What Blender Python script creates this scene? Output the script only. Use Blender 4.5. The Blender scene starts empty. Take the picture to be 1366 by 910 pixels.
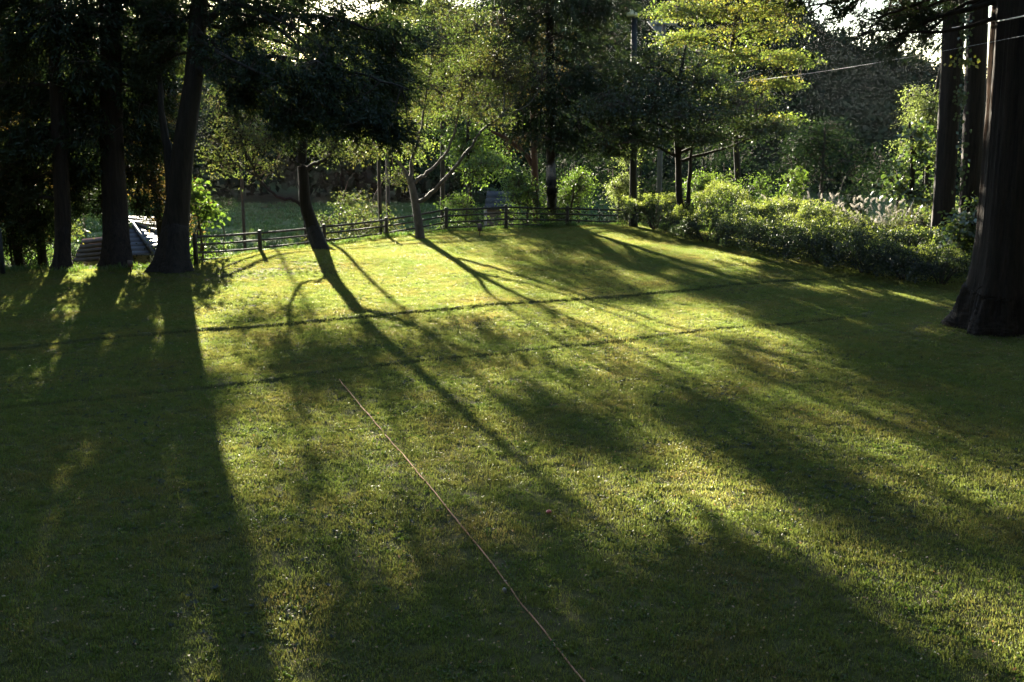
import bpy, math, random
import numpy as np
from mathutils import Vector
R = math.radians
S = bpy.context.scene
COL = S.collection

# ------------------------------------------------------------------ camera, sky, sun, exposure
CAM_H, PITCH, F = 4.8, math.atan(305/1465), 1465.0
cd = bpy.data.cameras.new("camera"); cam = bpy.data.objects.new("camera", cd); COL.objects.link(cam)
cam.location = (0, 0, CAM_H); cam.rotation_euler = (math.pi/2-PITCH, 0, 0)
cd.sensor_width = 36; cd.lens = 36*F/1366; cd.clip_start = .1; cd.clip_end = 3000
S.camera = cam
SUN_AZ, SUN_EL = R(-16.1), R(12.6)          # azimuth from +Y, negative = to the left
w = bpy.data.worlds.new("World"); S.world = w; w.use_nodes = True
nt = w.node_tree; sky = nt.nodes.new("ShaderNodeTexSky"); sky.sky_type = 'NISHITA'
sky.sun_disc = False; sky.sun_elevation = SUN_EL; sky.sun_rotation = SUN_AZ
sky.air_density = 1.0; sky.dust_density = 0.2; sky.ozone_density = 1.0
nt.links.new(sky.outputs[0], nt.nodes["Background"].inputs[0])
nt.nodes["Background"].inputs[1].default_value = 0.05
sl = bpy.data.lights.new("sun", 'SUN'); sl.energy = 5.0; sl.angle = R(.5); sl.color = (1, .91, .72)
so = bpy.data.objects.new("sun", sl); COL.objects.link(so)
sd = Vector((math.sin(SUN_AZ)*math.cos(SUN_EL), math.cos(SUN_AZ)*math.cos(SUN_EL), math.sin(SUN_EL)))
so.rotation_euler = sd.to_track_quat('Z', 'Y').to_euler()
S.view_settings.view_transform = 'Standard'; S.view_settings.look = 'None'
S.view_settings.exposure = 3.55; S.view_settings.gamma = 1.0
S.cycles.max_bounces = 6; S.cycles.diffuse_bounces = 3; S.cycles.transmission_bounces = 4
S.cycles.volume_bounces = 0; S.cycles.sample_clamp_indirect = 4

HAZE = .000018
# ------------------------------------------------------------------ terrain
def sstep(a, b, t):
    t = np.clip((t-a)/(b-a), 0, 1); return t*t*(3-2*t)
CX = [-400, -60, -14, -11, -9.9, -8.6, -6.9, -4.95, -2.7, -.25, 2.3, 4.9, 7.2, 9.5, 12.5, 17, 30, 60, 400]
CY = [33, 33.5, 33.6, 33.7, 34.3, 37, 40.1, 42.7, 44.8, 46.2, 47.2, 47.7, 46.5, 42, 37.5, 34, 28, 22, 20]
def crest(x): return np.interp(x, CX, CY)
V2, V1 = 21.85, 27.4
def wob(x): return .10*np.sin(x*.4+1)+.04*np.sin(x*1.7)+.012*np.sin(x*6.1)+.01*np.sin(x*13.7)
RU = [-3, -.75, -.44, -.32, -.22, -.14, -.10, -.05, .01, .09, .16, .22, .25, .285, .35, .42, .47, .6, .8, 3]
RZ = [30, 30, 27, 25, 21, 21, 28, 28, 31, 36, 36, 29, 25, 20, 14, 9, 8, 8, 8, 8]
def tz(x, y):
    x = np.asarray(x, float); y = np.asarray(y, float)
    fade = 1-sstep(7.5, 12, x)
    v = y-.5*x
    z = (.019*fade*sstep(-.02, .02, v-V2-wob(x)) + .033*fade*sstep(-.02, .02, v-V1-wob(x+5)))
    for vv, ww, k in ((V2, wob(x), .022), (V1, wob(x+5), .03)):   # a shallow groove in front of each little step, a raised lip on it
        d = v-vv-ww
        z = z - k*fade*np.exp(-((d+.08)/.05)**2) + .5*k*fade*np.exp(-((d-.12)/.10)**2)
    lump = .025*np.sin(x*.7+y*.31)*np.sin(y*.53-x*.2)+.012*np.sin(x*2.1+1.3)*np.sin(y*1.7+.4)+.006*np.sin(x*5.3-y*2)*np.sin(y*4.1+x)
    z = z+lump
    z = z + .22*np.exp(-(((x+8.0)/2.6)**2+((y-35.5)/3.0)**2))        # low mound around the leaning tree
    t = y-crest(x)
    z = z - 6.0*sstep(-1.0, 17, t)
    rz = np.interp(x/np.maximum(y, 1), RU, RZ)-5.0
    z = z + (rz+6)*sstep(150, 265, y) + .8*np.sin(x*.05)*np.sin(y*.045)*sstep(120, 200, y)
    return z
def ray(px, py):
    u, v = (px-683)/F, (455-py)/F
    c, s = math.cos(PITCH), math.sin(PITCH)
    return u, c+v*s, -s+v*c
def P(px, py, D):
    u, y, z = ray(px, py); k = D/y
    return np.array((u*k, D, CAM_H+z*k))
def G(px, py):
    u, y, z = ray(px, py); h = 0.
    for _ in range(8):
        k = (h-CAM_H)/z; h = float(tz(u*k, y*k))
    return np.array((u*k, y*k, h))
def onground(px, D):
    x = (px-683)/F*D/.99
    return np.array((x, D, float(tz(x, D))))

# ------------------------------------------------------------------ materials
def mat(name):
    m = bpy.data.materials.new(name); m.use_nodes = True
    n = m.node_tree.nodes; n.clear(); out = n.new("ShaderNodeOutputMaterial")
    return m, n, m.node_tree.links, out
def ramp(n, l, src, stops):
    r = n.new("ShaderNodeValToRGB"); e = r.color_ramp.elements
    e[0].position, e[0].color = stops[0][0], (*stops[0][1], 1); e[1].position, e[1].color = stops[-1][0], (*stops[-1][1], 1)
    for p, c in stops[1:-1]:
        q = e.new(p); q.color = (*c, 1)
    l.new(src, r.inputs[0]); return r.outputs[0]
def leafmat(name, a, b, c, trans=.45, scale=.6, gloss=.04, tint=(1.15, 1.22, .72), fres=0, grough=.45, stops=(.1, .5, .95)):
    m, n, l, out = mat(name)
    geo = n.new("ShaderNodeNewGeometry")
    nz = n.new("ShaderNodeTexNoise"); nz.inputs["Scale"].default_value = scale; nz.inputs["Detail"].default_value = 2
    l.new(geo.outputs["Position"], nz.inputs["Vector"])
    ad = n.new("ShaderNodeMath"); ad.operation = 'MULTIPLY_ADD'; ad.inputs[1].default_value = .45
    l.new(geo.outputs["Random Per Island"], ad.inputs[0])
    sb = n.new("ShaderNodeMath"); sb.operation = 'MULTIPLY_ADD'; sb.inputs[1].default_value = 1.3; sb.inputs[2].default_value = -.38
    l.new(nz.outputs["Fac"], sb.inputs[0]); l.new(sb.outputs[0], ad.inputs[2])
    colr = ramp(n, l, ad.outputs[0], [(stops[0], a), (stops[1], b), (stops[2], c)])
    df = n.new("ShaderNodeBsdfDiffuse"); l.new(colr, df.inputs[0])
    tr = n.new("ShaderNodeBsdfTranslucent")
    mx = n.new("ShaderNodeMix"); mx.data_type = 'RGBA'; mx.blend_type = 'MULTIPLY'; mx.inputs[0].default_value = 1
    l.new(colr, mx.inputs[6]); mx.inputs[7].default_value = (*tint, 1)
    l.new(mx.outputs[2], tr.inputs[0])
    ms = n.new("ShaderNodeMixShader"); ms.inputs[0].default_value = trans
    l.new(df.outputs[0], ms.inputs[1]); l.new(tr.outputs[0], ms.inputs[2])
    gl = n.new("ShaderNodeBsdfGlossy"); gl.inputs["Roughness"].default_value = grough
    m2 = n.new("ShaderNodeMixShader"); m2.inputs[0].default_value = gloss
    if fres:
        fr = n.new('ShaderNodeLayerWeight'); fr.inputs[0].default_value = .5; pw = n.new('ShaderNodeMath'); pw.operation = 'POWER'; l.new(fr.outputs['Facing'], pw.inputs[0]); pw.inputs[1].default_value = 4; mu = n.new('ShaderNodeMath'); mu.operation = 'MULTIPLY'; l.new(pw.outputs[0], mu.inputs[0]); mu.inputs[1].default_value = fres; l.new(mu.outputs[0], m2.inputs[0])
    l.new(ms.outputs[0], m2.inputs[1]); l.new(gl.outputs[0], m2.inputs[2])
    l.new(m2.outputs[0], out.inputs[0]); return m
def barkmat(name, a, b, sx=14, sz=1.2, bump=.6):
    m, n, l, out = mat(name)
    tc = n.new("ShaderNodeTexCoord"); mp = n.new("ShaderNodeMapping"); mp.inputs["Scale"].default_value = (sx, sx, sz)
    l.new(tc.outputs["Object"], mp.inputs[0])
    nz = n.new("ShaderNodeTexNoise"); nz.inputs["Scale"].default_value = 1; nz.inputs["Detail"].default_value = 6; nz.inputs["Roughness"].default_value = .7
    l.new(mp.outputs[0], nz.inputs["Vector"])
    colr = ramp(n, l, nz.outputs["Fac"], [(.3, a), (.72, b)])
    p = n.new("ShaderNodeBsdfPrincipled"); p.inputs["Roughness"].default_value = .9; p.inputs["Specular IOR Level"].default_value = .2
    l.new(colr, p.inputs["Base Color"])
    bp = n.new("ShaderNodeBump"); bp.inputs["Strength"].default_value = bump; bp.inputs["Distance"].default_value = .04
    l.new(nz.outputs["Fac"], bp.inputs["Height"]); l.new(bp.outputs[0], p.inputs["Normal"])
    l.new(p.outputs[0], out.inputs[0]); return m
def plain(name, a, b, scale=5, rough=.8, metal=0, bump=0.):
    m, n, l, out = mat(name)
    tc = n.new("ShaderNodeTexCoord")
    nz = n.new("ShaderNodeTexNoise"); nz.inputs["Scale"].default_value = scale; nz.inputs["Detail"].default_value = 5
    l.new(tc.outputs["Object"], nz.inputs["Vector"])
    colr = ramp(n, l, nz.outputs["Fac"], [(.3, a), (.7, b)])
    p = n.new("ShaderNodeBsdfPrincipled"); p.inputs["Roughness"].default_value = rough; p.inputs["Metallic"].default_value = metal
    l.new(colr, p.inputs["Base Color"])
    if bump:
        bp = n.new("ShaderNodeBump"); bp.inputs["Strength"].default_value = bump; bp.inputs["Distance"].default_value = .02
        l.new(nz.outputs["Fac"], bp.inputs["Height"]); l.new(bp.outputs[0], p.inputs["Normal"])
    l.new(p.outputs[0], out.inputs[0]); return m

M = {}
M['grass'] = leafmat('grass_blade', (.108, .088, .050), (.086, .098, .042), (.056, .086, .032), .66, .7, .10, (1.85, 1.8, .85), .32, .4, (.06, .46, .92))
M['wild'] = leafmat('wild_grass_blade', (.09, .085, .03), (.06, .10, .02), (.05, .10, .02), .5, .8, .04)
M['cedar'] = leafmat('cedar_needles', (.013, .022, .011), (.018, .031, .013), (.035, .038, .015), .22, .5, .02)
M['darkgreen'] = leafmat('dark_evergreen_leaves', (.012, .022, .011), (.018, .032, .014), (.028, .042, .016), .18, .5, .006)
M['olive'] = leafmat('olive_leaves', (.08, .064, .022), (.064, .08, .022), (.054, .09, .022), .5, .7, .04)
M['brown'] = leafmat('brown_leaves', (.10, .05, .02), (.08, .055, .02), (.06, .06, .02), .5, .8, .04)
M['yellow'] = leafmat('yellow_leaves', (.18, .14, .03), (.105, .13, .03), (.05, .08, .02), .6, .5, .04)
M['fresh'] = leafmat('fresh_green_leaves', (.05, .08, .015), (.07, .11, .02), (.10, .13, .025), .55, .6, .05)
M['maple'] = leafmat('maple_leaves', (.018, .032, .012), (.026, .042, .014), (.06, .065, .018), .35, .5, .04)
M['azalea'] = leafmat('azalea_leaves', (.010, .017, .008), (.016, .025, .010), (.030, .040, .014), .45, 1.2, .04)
M['azalea_lit'] = leafmat('sunlit_azalea_tops', (.09, .12, .025), (.13, .15, .035), (.17, .17, .05), .6, 1.5, .05)  # brighter leaf colour that paints the sunlit tops of the bushes
M['pale'] = leafmat('pale_green_leaves', (.08, .10, .03), (.11, .13, .05), (.12, .14, .05), .55, .8, .04)
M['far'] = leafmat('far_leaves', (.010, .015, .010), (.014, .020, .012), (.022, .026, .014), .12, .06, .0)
M['plume'] = leafmat('plume_fluff', (.22, .20, .17), (.28, .255, .22), (.33, .31, .27), .6, 2, .02, (1.0, 1.0, 1.0))
M['stalk'] = leafmat('dry_stalk', (.12, .10, .04), (.10, .12, .04), (.14, .12, .05), .4, 2, .04)
M['bark'] = barkmat('dark_bark', (.012, .0095, .0075), (.038, .03, .023))
M['cedarbark'] = barkmat('cedar_bark', (.010, .0075, .006), (.036, .025, .019), 13, .9, 1.)
M['palebark'] = barkmat('pale_smooth_bark', (.05, .042, .034), (.15, .125, .10), 6, 3, .3)
M['redbark'] = barkmat('reddish_bark', (.06, .03, .022), (.12, .065, .045), 8, 2, .4)
M['twig'] = barkmat('twig_bark', (.04, .03, .022), (.08, .06, .045), 5, 5, 0)
M['fence'] = plain('weathered_fence_log', (.022, .017, .013), (.055, .043, .033), 6, .75, 0, .3)
M['steel'] = plain('dark_painted_steel', (.016, .017, .018), (.028, .028, .03), 4, .85)
M['lamp'] = leafmat('translucent_lamp_cover', (.6, .58, .36), (.68, .66, .42), (.72, .7, .46), .5, 3, .06, (1.1, 1.1, .9))
M['concrete'] = plain('pale_concrete', (.045, .042, .037), (.075, .07, .063), 3, .85)
M['grey'] = plain('grey_metal', (.10, .105, .11), (.16, .165, .17), 5, .7)
M['roofblue'] = plain('pale_blue_grey_roof', (.045, .054, .080), (.062, .073, .105), 3, .7)
M['roofred'] = plain('dull_purple_roof', (.035, .024, .026), (.055, .038, .04), 5, .7)
M['roofgrey'] = plain('slate_grey_roof', (.012, .014, .019), (.018, .02, .027), 2, 1.)
M['roofpink'] = plain('faded_pinkish_roof', (.032, .024, .021), (.048, .036, .032), 4, .9)
M['wall'] = plain('beige_plaster', (.26, .21, .16), (.36, .30, .23), 2, .9)
M['wood'] = plain('dark_timber', (.05, .032, .022), (.09, .06, .04), 6, .8)
M['glass'] = plain('dark_window_glass', (.015, .017, .02), (.025, .027, .03), 2, .15)
M['rope'] = plain('faded_orange_tape', (.32, .13, .07), (.42, .21, .12), 3, .9)
M['redcap'] = plain('faded_red_plastic', (.45, .06, .05), (.52, .09, .07), 8, .5)
M['cable'] = plain('pale_twisted_cable', (.2, .195, .19), (.3, .29, .28), 8, .8)
M['signplate'] = plain('weathered_sign_plate', (.07, .05, .045), (.12, .08, .07), 8, .7)
M['road'] = plain('road_asphalt', (.07, .068, .075), (.11, .105, .11), .4, .9)
M['stone'] = plain('pale_pebble', (.2, .17, .14), (.3, .26, .22), 8, .8)
M['ivy'] = leafmat('ivy_leaves', (.04, .06, .018), (.05, .08, .02), (.10, .11, .03), .45, 1.5, .08)
M['deadleaf'] = leafmat('fallen_leaves', (.22, .14, .07), (.3, .2, .1), (.4, .32, .2), .35, 3, .04, (1.1, .9, .6))

def ground_material():
    m, n, l, out = mat('ground_turf')
    geo = n.new("ShaderNodeNewGeometry")
    def noise(sc, det=4, rough=.6):
        t = n.new("ShaderNodeTexNoise"); t.inputs["Scale"].default_value = sc; t.inputs["Detail"].default_value = det; t.inputs["Roughness"].default_value = rough
        l.new(geo.outputs["Position"], t.inputs["Vector"]); return t.outputs["Fac"]
    thatch = ramp(n, l, noise(9, 8, .75), [(.3, (.035, .034, .014)), (.5, (.055, .058, .020)), (.72, (.10, .082, .040))])
    dry = ramp(n, l, noise(.45, 5), [(.45, (0, 0, 0)), (.62, (1, 1, 1))])
    soil = ramp(n, l, noise(14, 6, .7), [(.3, (.06, .045, .025)), (.7, (.12, .09, .052))])
    at = n.new("ShaderNodeAttribute"); at.attribute_name = "bare"
    mx = n.new("ShaderNodeMix"); mx.data_type = 'RGBA'; l.new(at.outputs["Fac"], mx.inputs[0]); l.new(thatch, mx.inputs[6]); l.new(soil, mx.inputs[7])
    wild = ramp(n, l, noise(.8, 6, .7), [(.3, (.02, .032, .012)), (.55, (.035, .055, .018)), (.75, (.06, .06, .024))])
    meadow = ramp(n, l, noise(.22, 8, .75), [(.32, (.045, .055, .02)), (.5, (.07, .085, .03)), (.68, (.10, .10, .045))])
    a2 = n.new("ShaderNodeAttribute"); a2.attribute_name = "wild"
    m2 = n.new("ShaderNodeMix"); m2.data_type = 'RGBA'; l.new(a2.outputs["Fac"], m2.inputs[0]); l.new(mx.outputs[2], m2.inputs[6]); l.new(wild, m2.inputs[7])
    a3 = n.new("ShaderNodeAttribute"); a3.attribute_name = "meadow"
    m3 = n.new("ShaderNodeMix"); m3.data_type = 'RGBA'; l.new(a3.outputs["Fac"], m3.inputs[0]); l.new(m2.outputs[2], m3.inputs[6]); l.new(meadow, m3.inputs[7])
    p = n.new("ShaderNodeBsdfPrincipled"); p.inputs["Roughness"].default_value = 1; p.inputs["Specular IOR Level"].default_value = 0.05
    l.new(m3.outputs[2], p.inputs["Base Color"])
    bp = n.new("ShaderNodeBump"); bp.inputs["Strength"].default_value = .7; bp.inputs["Distance"].default_value = .03
    l.new(noise(22, 6, .7), bp.inputs["Height"]); l.new(bp.outputs[0], p.inputs["Normal"])
    l.new(p.outputs[0], out.inputs[0]); return m
M['ground'] = ground_material()

# ------------------------------------------------------------------ mesh helpers
def link(name, me, material=None, parent=None, kind=None):
    o = bpy.data.objects.new(name, me); COL.objects.link(o)
    if material is not None and me is not None and not me.materials: me.materials.append(material)
    if parent is not None: o.parent = parent
    if kind: o['kind'] = kind
    return o
def tag(o, label, cat, group=None):
    o['label'] = label; o['category'] = cat
    if group: o['group'] = group
    return o
def thing(name, loc, label, cat, group=None):
    o = bpy.data.objects.new(name, None); COL.objects.link(o); o.location = loc; o.empty_display_size = .3
    return tag(o, label, cat, group)
def mesh_np(name, verts, faces, smooth=False):
    """faces: (n,3) or (n,4) int array"""
    me = bpy.data.meshes.new(name); verts = np.asarray(verts, np.float32); faces = np.asarray(faces, np.int32)
    k = faces.shape[1]
    me.vertices.add(len(verts)); me.vertices.foreach_set("co", verts.ravel())
    me.loops.add(faces.size); me.loops.foreach_set("vertex_index", faces.ravel())
    me.polygons.add(len(faces)); me.polygons.foreach_set("loop_start", np.arange(0, faces.size, k, dtype=np.int32))
    me.polygons.foreach_set("loop_total", np.full(len(faces), k, np.int32))
    if smooth: me.polygons.foreach_set("use_smooth", np.ones(len(faces), bool))
    me.update(calc_edges=True); return me
class MB:
    """collects quads into one mesh"""
    def __init__(s): s.v = []; s.f = []; s.n = 0
    def add(s, v, f):
        s.v.append(np.asarray(v, float)); s.f.append(np.asarray(f, int)+s.n); s.n += len(v)
    def box(s, c, size, rot=0., bevel=0):
        x, y, z = np.array(size)/2
        v = np.array([(a*x, b*y, d*z) for d in (-1, 1) for b in (-1, 1) for a in (-1, 1)])
        cr, sr = math.cos(rot), math.sin(rot)
        v = np.c_[v[:, 0]*cr-v[:, 1]*sr, v[:, 0]*sr+v[:, 1]*cr, v[:, 2]]+np.array(c)
        s.add(v, [(0, 2, 3, 1), (4, 5, 7, 6), (0, 1, 5, 4), (2, 6, 7, 3), (0, 4, 6, 2), (1, 3, 7, 5)])
    def tube(s, pts, rad, n=8, caps=True, rough=0., ridge=0., rng=None, sub=1):
        v, f = tube(pts, rad, n, caps, rough, ridge, rng, sub); s.add(v, f)
    def build(s, name, m, parent=None, smooth=False, kind=None):
        me = mesh_np(name, np.concatenate(s.v), np.concatenate(s.f), smooth)
        return link(name, me, m, parent, kind)
def smooth_line(pts, rad, sub):
    pts = np.asarray(pts, float); rad = np.asarray(rad, float) if np.ndim(rad) else np.full(len(pts), float(rad))
    if sub <= 1 or len(pts) < 3: return pts, rad
    out, ro = [], []
    n = len(pts)
    for i in range(n-1):
        p0 = pts[max(i-1, 0)]; p1 = pts[i]; p2 = pts[i+1]; p3 = pts[min(i+2, n-1)]
        for k in range(sub):
            t = k/sub
            out.append(.5*((2*p1)+(p2-p0)*t+(2*p0-5*p1+4*p2-p3)*t*t+(3*p1-p0-3*p2+p3)*t**3)); ro.append(rad[i]+(rad[i+1]-rad[i])*t)
    out.append(pts[-1]); ro.append(rad[-1]); return np.array(out), np.array(ro)
def tube(pts, rad, n=8, caps=True, rough=0., ridge=0., rng=None, sub=1):
    pts, rad = smooth_line(pts, rad, sub)
    m = len(pts); t = np.gradient(pts, axis=0); t /= np.linalg.norm(t, axis=1)[:, None]+1e-9
    ref = np.array((0, 0, 1.)) if abs(t[:, 2]).mean() < .8 else np.array((0, 1., 0))
    a = np.cross(t, ref); a /= np.linalg.norm(a, axis=1)[:, None]+1e-9; b = np.cross(t, a)
    th = np.linspace(0, 2*np.pi, n, endpoint=False)
    rr = np.repeat(rad[:, None], n, 1)
    if rng is not None and (rough or ridge):
        if ridge:
            prof = rng.normal(0, 1, n); rr = rr*(1+ridge*prof[None, :]*(.6+.4*np.sin(np.arange(m)*.21)[:, None]))
        if rough: rr = rr*(1+rough*rng.normal(0, 1, (m, n)))
    v = pts[:, None, :]+rr[:, :, None]*(np.cos(th)[None, :, None]*a[:, None, :]+np.sin(th)[None, :, None]*b[:, None, :])
    v = v.reshape(-1, 3)
    i = np.arange(m-1)[:, None]*n; j = np.arange(n)[None, :]; j2 = (j+1) % n
    f = np.stack([(i+j), (i+n+j), (i+n+j2), (i+j2)], -1).reshape(-1, 4)
    if caps:
        v = np.vstack([v, pts[0], pts[-1]]); k = m*n
        jj = np.arange(n); j3 = (jj+1) % n
        c0 = np.stack([np.full(n, k), jj, j3, np.full(n, k)], -1); c1 = np.stack([np.full(n, k+1), (m-1)*n+j3, (m-1)*n+jj, np.full(n, k+1)], -1)
        # degenerate quads are avoided: pair neighbouring triangles
        c0 = np.stack([np.full(n//2, k), jj[0:n:2][:n//2], jj[1:n:2][:n//2], ((jj[1:n:2]+1) % n)[:n//2]], -1)
        c1 = np.stack([np.full(n//2, k+1), (m-1)*n+((jj[1:n:2]+1) % n)[:n//2], (m-1)*n+jj[1:n:2][:n//2], (m-1)*n+jj[0:n:2][:n//2]], -1)
        f = np.vstack([f, c0, c1])
    return v, f
def unit(a): return a/(np.linalg.norm(a, axis=-1, keepdims=True)+1e-9)
def leaf_quads(c, ax, nrm, L, W):
    """rhombic leaves: base c, axis ax, face normal nrm"""
    ax = unit(ax); side = unit(np.cross(ax, nrm)); up = unit(np.cross(side, ax))
    L = np.broadcast_to(np.asarray(L, float), (len(c),))[:, None]; W = np.broadcast_to(np.asarray(W, float), (len(c),))[:, None]
    v = np.stack([c, c+ax*L*.45+side*W*.5+up*W*.15, c+ax*L, c+ax*L*.45-side*W*.5+up*W*.15], 1).reshape(-1, 3)
    return v, np.arange(len(c)*4).reshape(-1, 4)
def in_blobs(rng, blobs, n, shell=.45):
    B = np.array([b[:6] for b in blobs], float); wgt = np.array([(b[3]*b[4]*b[5])**.67*(b[6] if len(b) > 6 else 1) for b in blobs]); wgt /= wgt.sum()
    idx = rng.choice(len(B), n, p=wgt)
    d = unit(rng.normal(0, 1, (n, 3))); r = rng.random(n)**shell
    r = r*(1+.18*np.sin(d[:, 0]*7+idx)+.15*np.sin(d[:, 2]*9+idx*2))
    return B[idx, :3]+d*r[:, None]*B[idx, 3:6], d, idx
def leaves_broad(rng, cen, out, per, L, W, R_, flat=.3, droop=.25):
    n = len(cen); c = np.repeat(cen, per, 0); o = np.repeat(out, per, 0)
    nrm = unit(np.array((0, 0, 1.))+o*.35+rng.normal(0, .25, (n, 3)).repeat(per, 0))
    off = rng.normal(0, 1, (n*per, 3))*.5
    off -= nrm*(off*nrm).sum(1, keepdims=True)*(1-flat)
    pos = c+off*R_
    ax = unit(off+rng.normal(0, .5, off.shape))-np.array((0, 0, droop))
    ln = nrm+rng.normal(0, .55, nrm.shape)
    sc = rng.uniform(.7, 1.25, n*per)
    return leaf_quads(pos, ax, ln, L*sc, W*sc)
def leaves_needle(rng, cen, out, per, L, W, length, droop=.6):
    n = len(cen)
    o = out*np.array((1, 1, .25)); axis = unit(o+rng.normal(0, .45, o.shape)-np.array((0, 0, droop)))
    t = rng.random((n, per, 1)); c = (cen[:, None, :]+axis[:, None, :]*(t-.4)*length+rng.normal(0, .05*length, (n, per, 3))).reshape(-1, 3)
    A = np.repeat(axis, per, 0); d = unit(rng.normal(0, 1, (n*per, 3)))
    ax = A*.9+d*.75-np.array((0, 0, .15))
    sc = rng.uniform(.6, 1.3, n*per)
    return leaf_quads(c, ax, rng.normal(0, 1, (n*per, 3)), L*sc, W*sc)
def twigs(rng, cen, anchors, r=.012):
    """thin three-sided twigs from the nearest limb point to each clump"""
    if len(cen) == 0: return None
    A = np.asarray(anchors); v_all, f_all = [], []
    d = ((cen[:, None, :]-A[None, :, :])**2).sum(-1); a = A[d.argmin(1)]
    n = len(cen); mid = (a+cen)/2+rng.normal(0, .08, (n, 3))*np.linalg.norm(cen-a, axis=1)[:, None]+np.array((0, 0, .05))
    t = unit(cen-a); ref = np.where(np.abs(t[:, 2:3]) < .8, np.array((0, 0, 1.)), np.array((1., 0, 0)))
    x = unit(np.cross(t, ref)); y = np.cross(t, x)
    rings = []
    for p, rr in ((a, r*1.6), (mid, r), (cen, r*.4)):
        for k in range(3):
            th = 2*np.pi*k/3; rings.append(p+rr*(np.cos(th)*x+np.sin(th)*y))
    V = np.stack(rings, 1).reshape(-1, 3)
    base = np.arange(n)[:, None]*9
    fs = [(0, 3, 4, 1), (1, 4, 5, 2), (2, 5, 3, 0), (3, 6, 7, 4), (4, 7, 8, 5), (5, 8, 6, 3)]
    return V, np.concatenate([base+np.array(q)[None, :] for q in fs])

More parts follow.
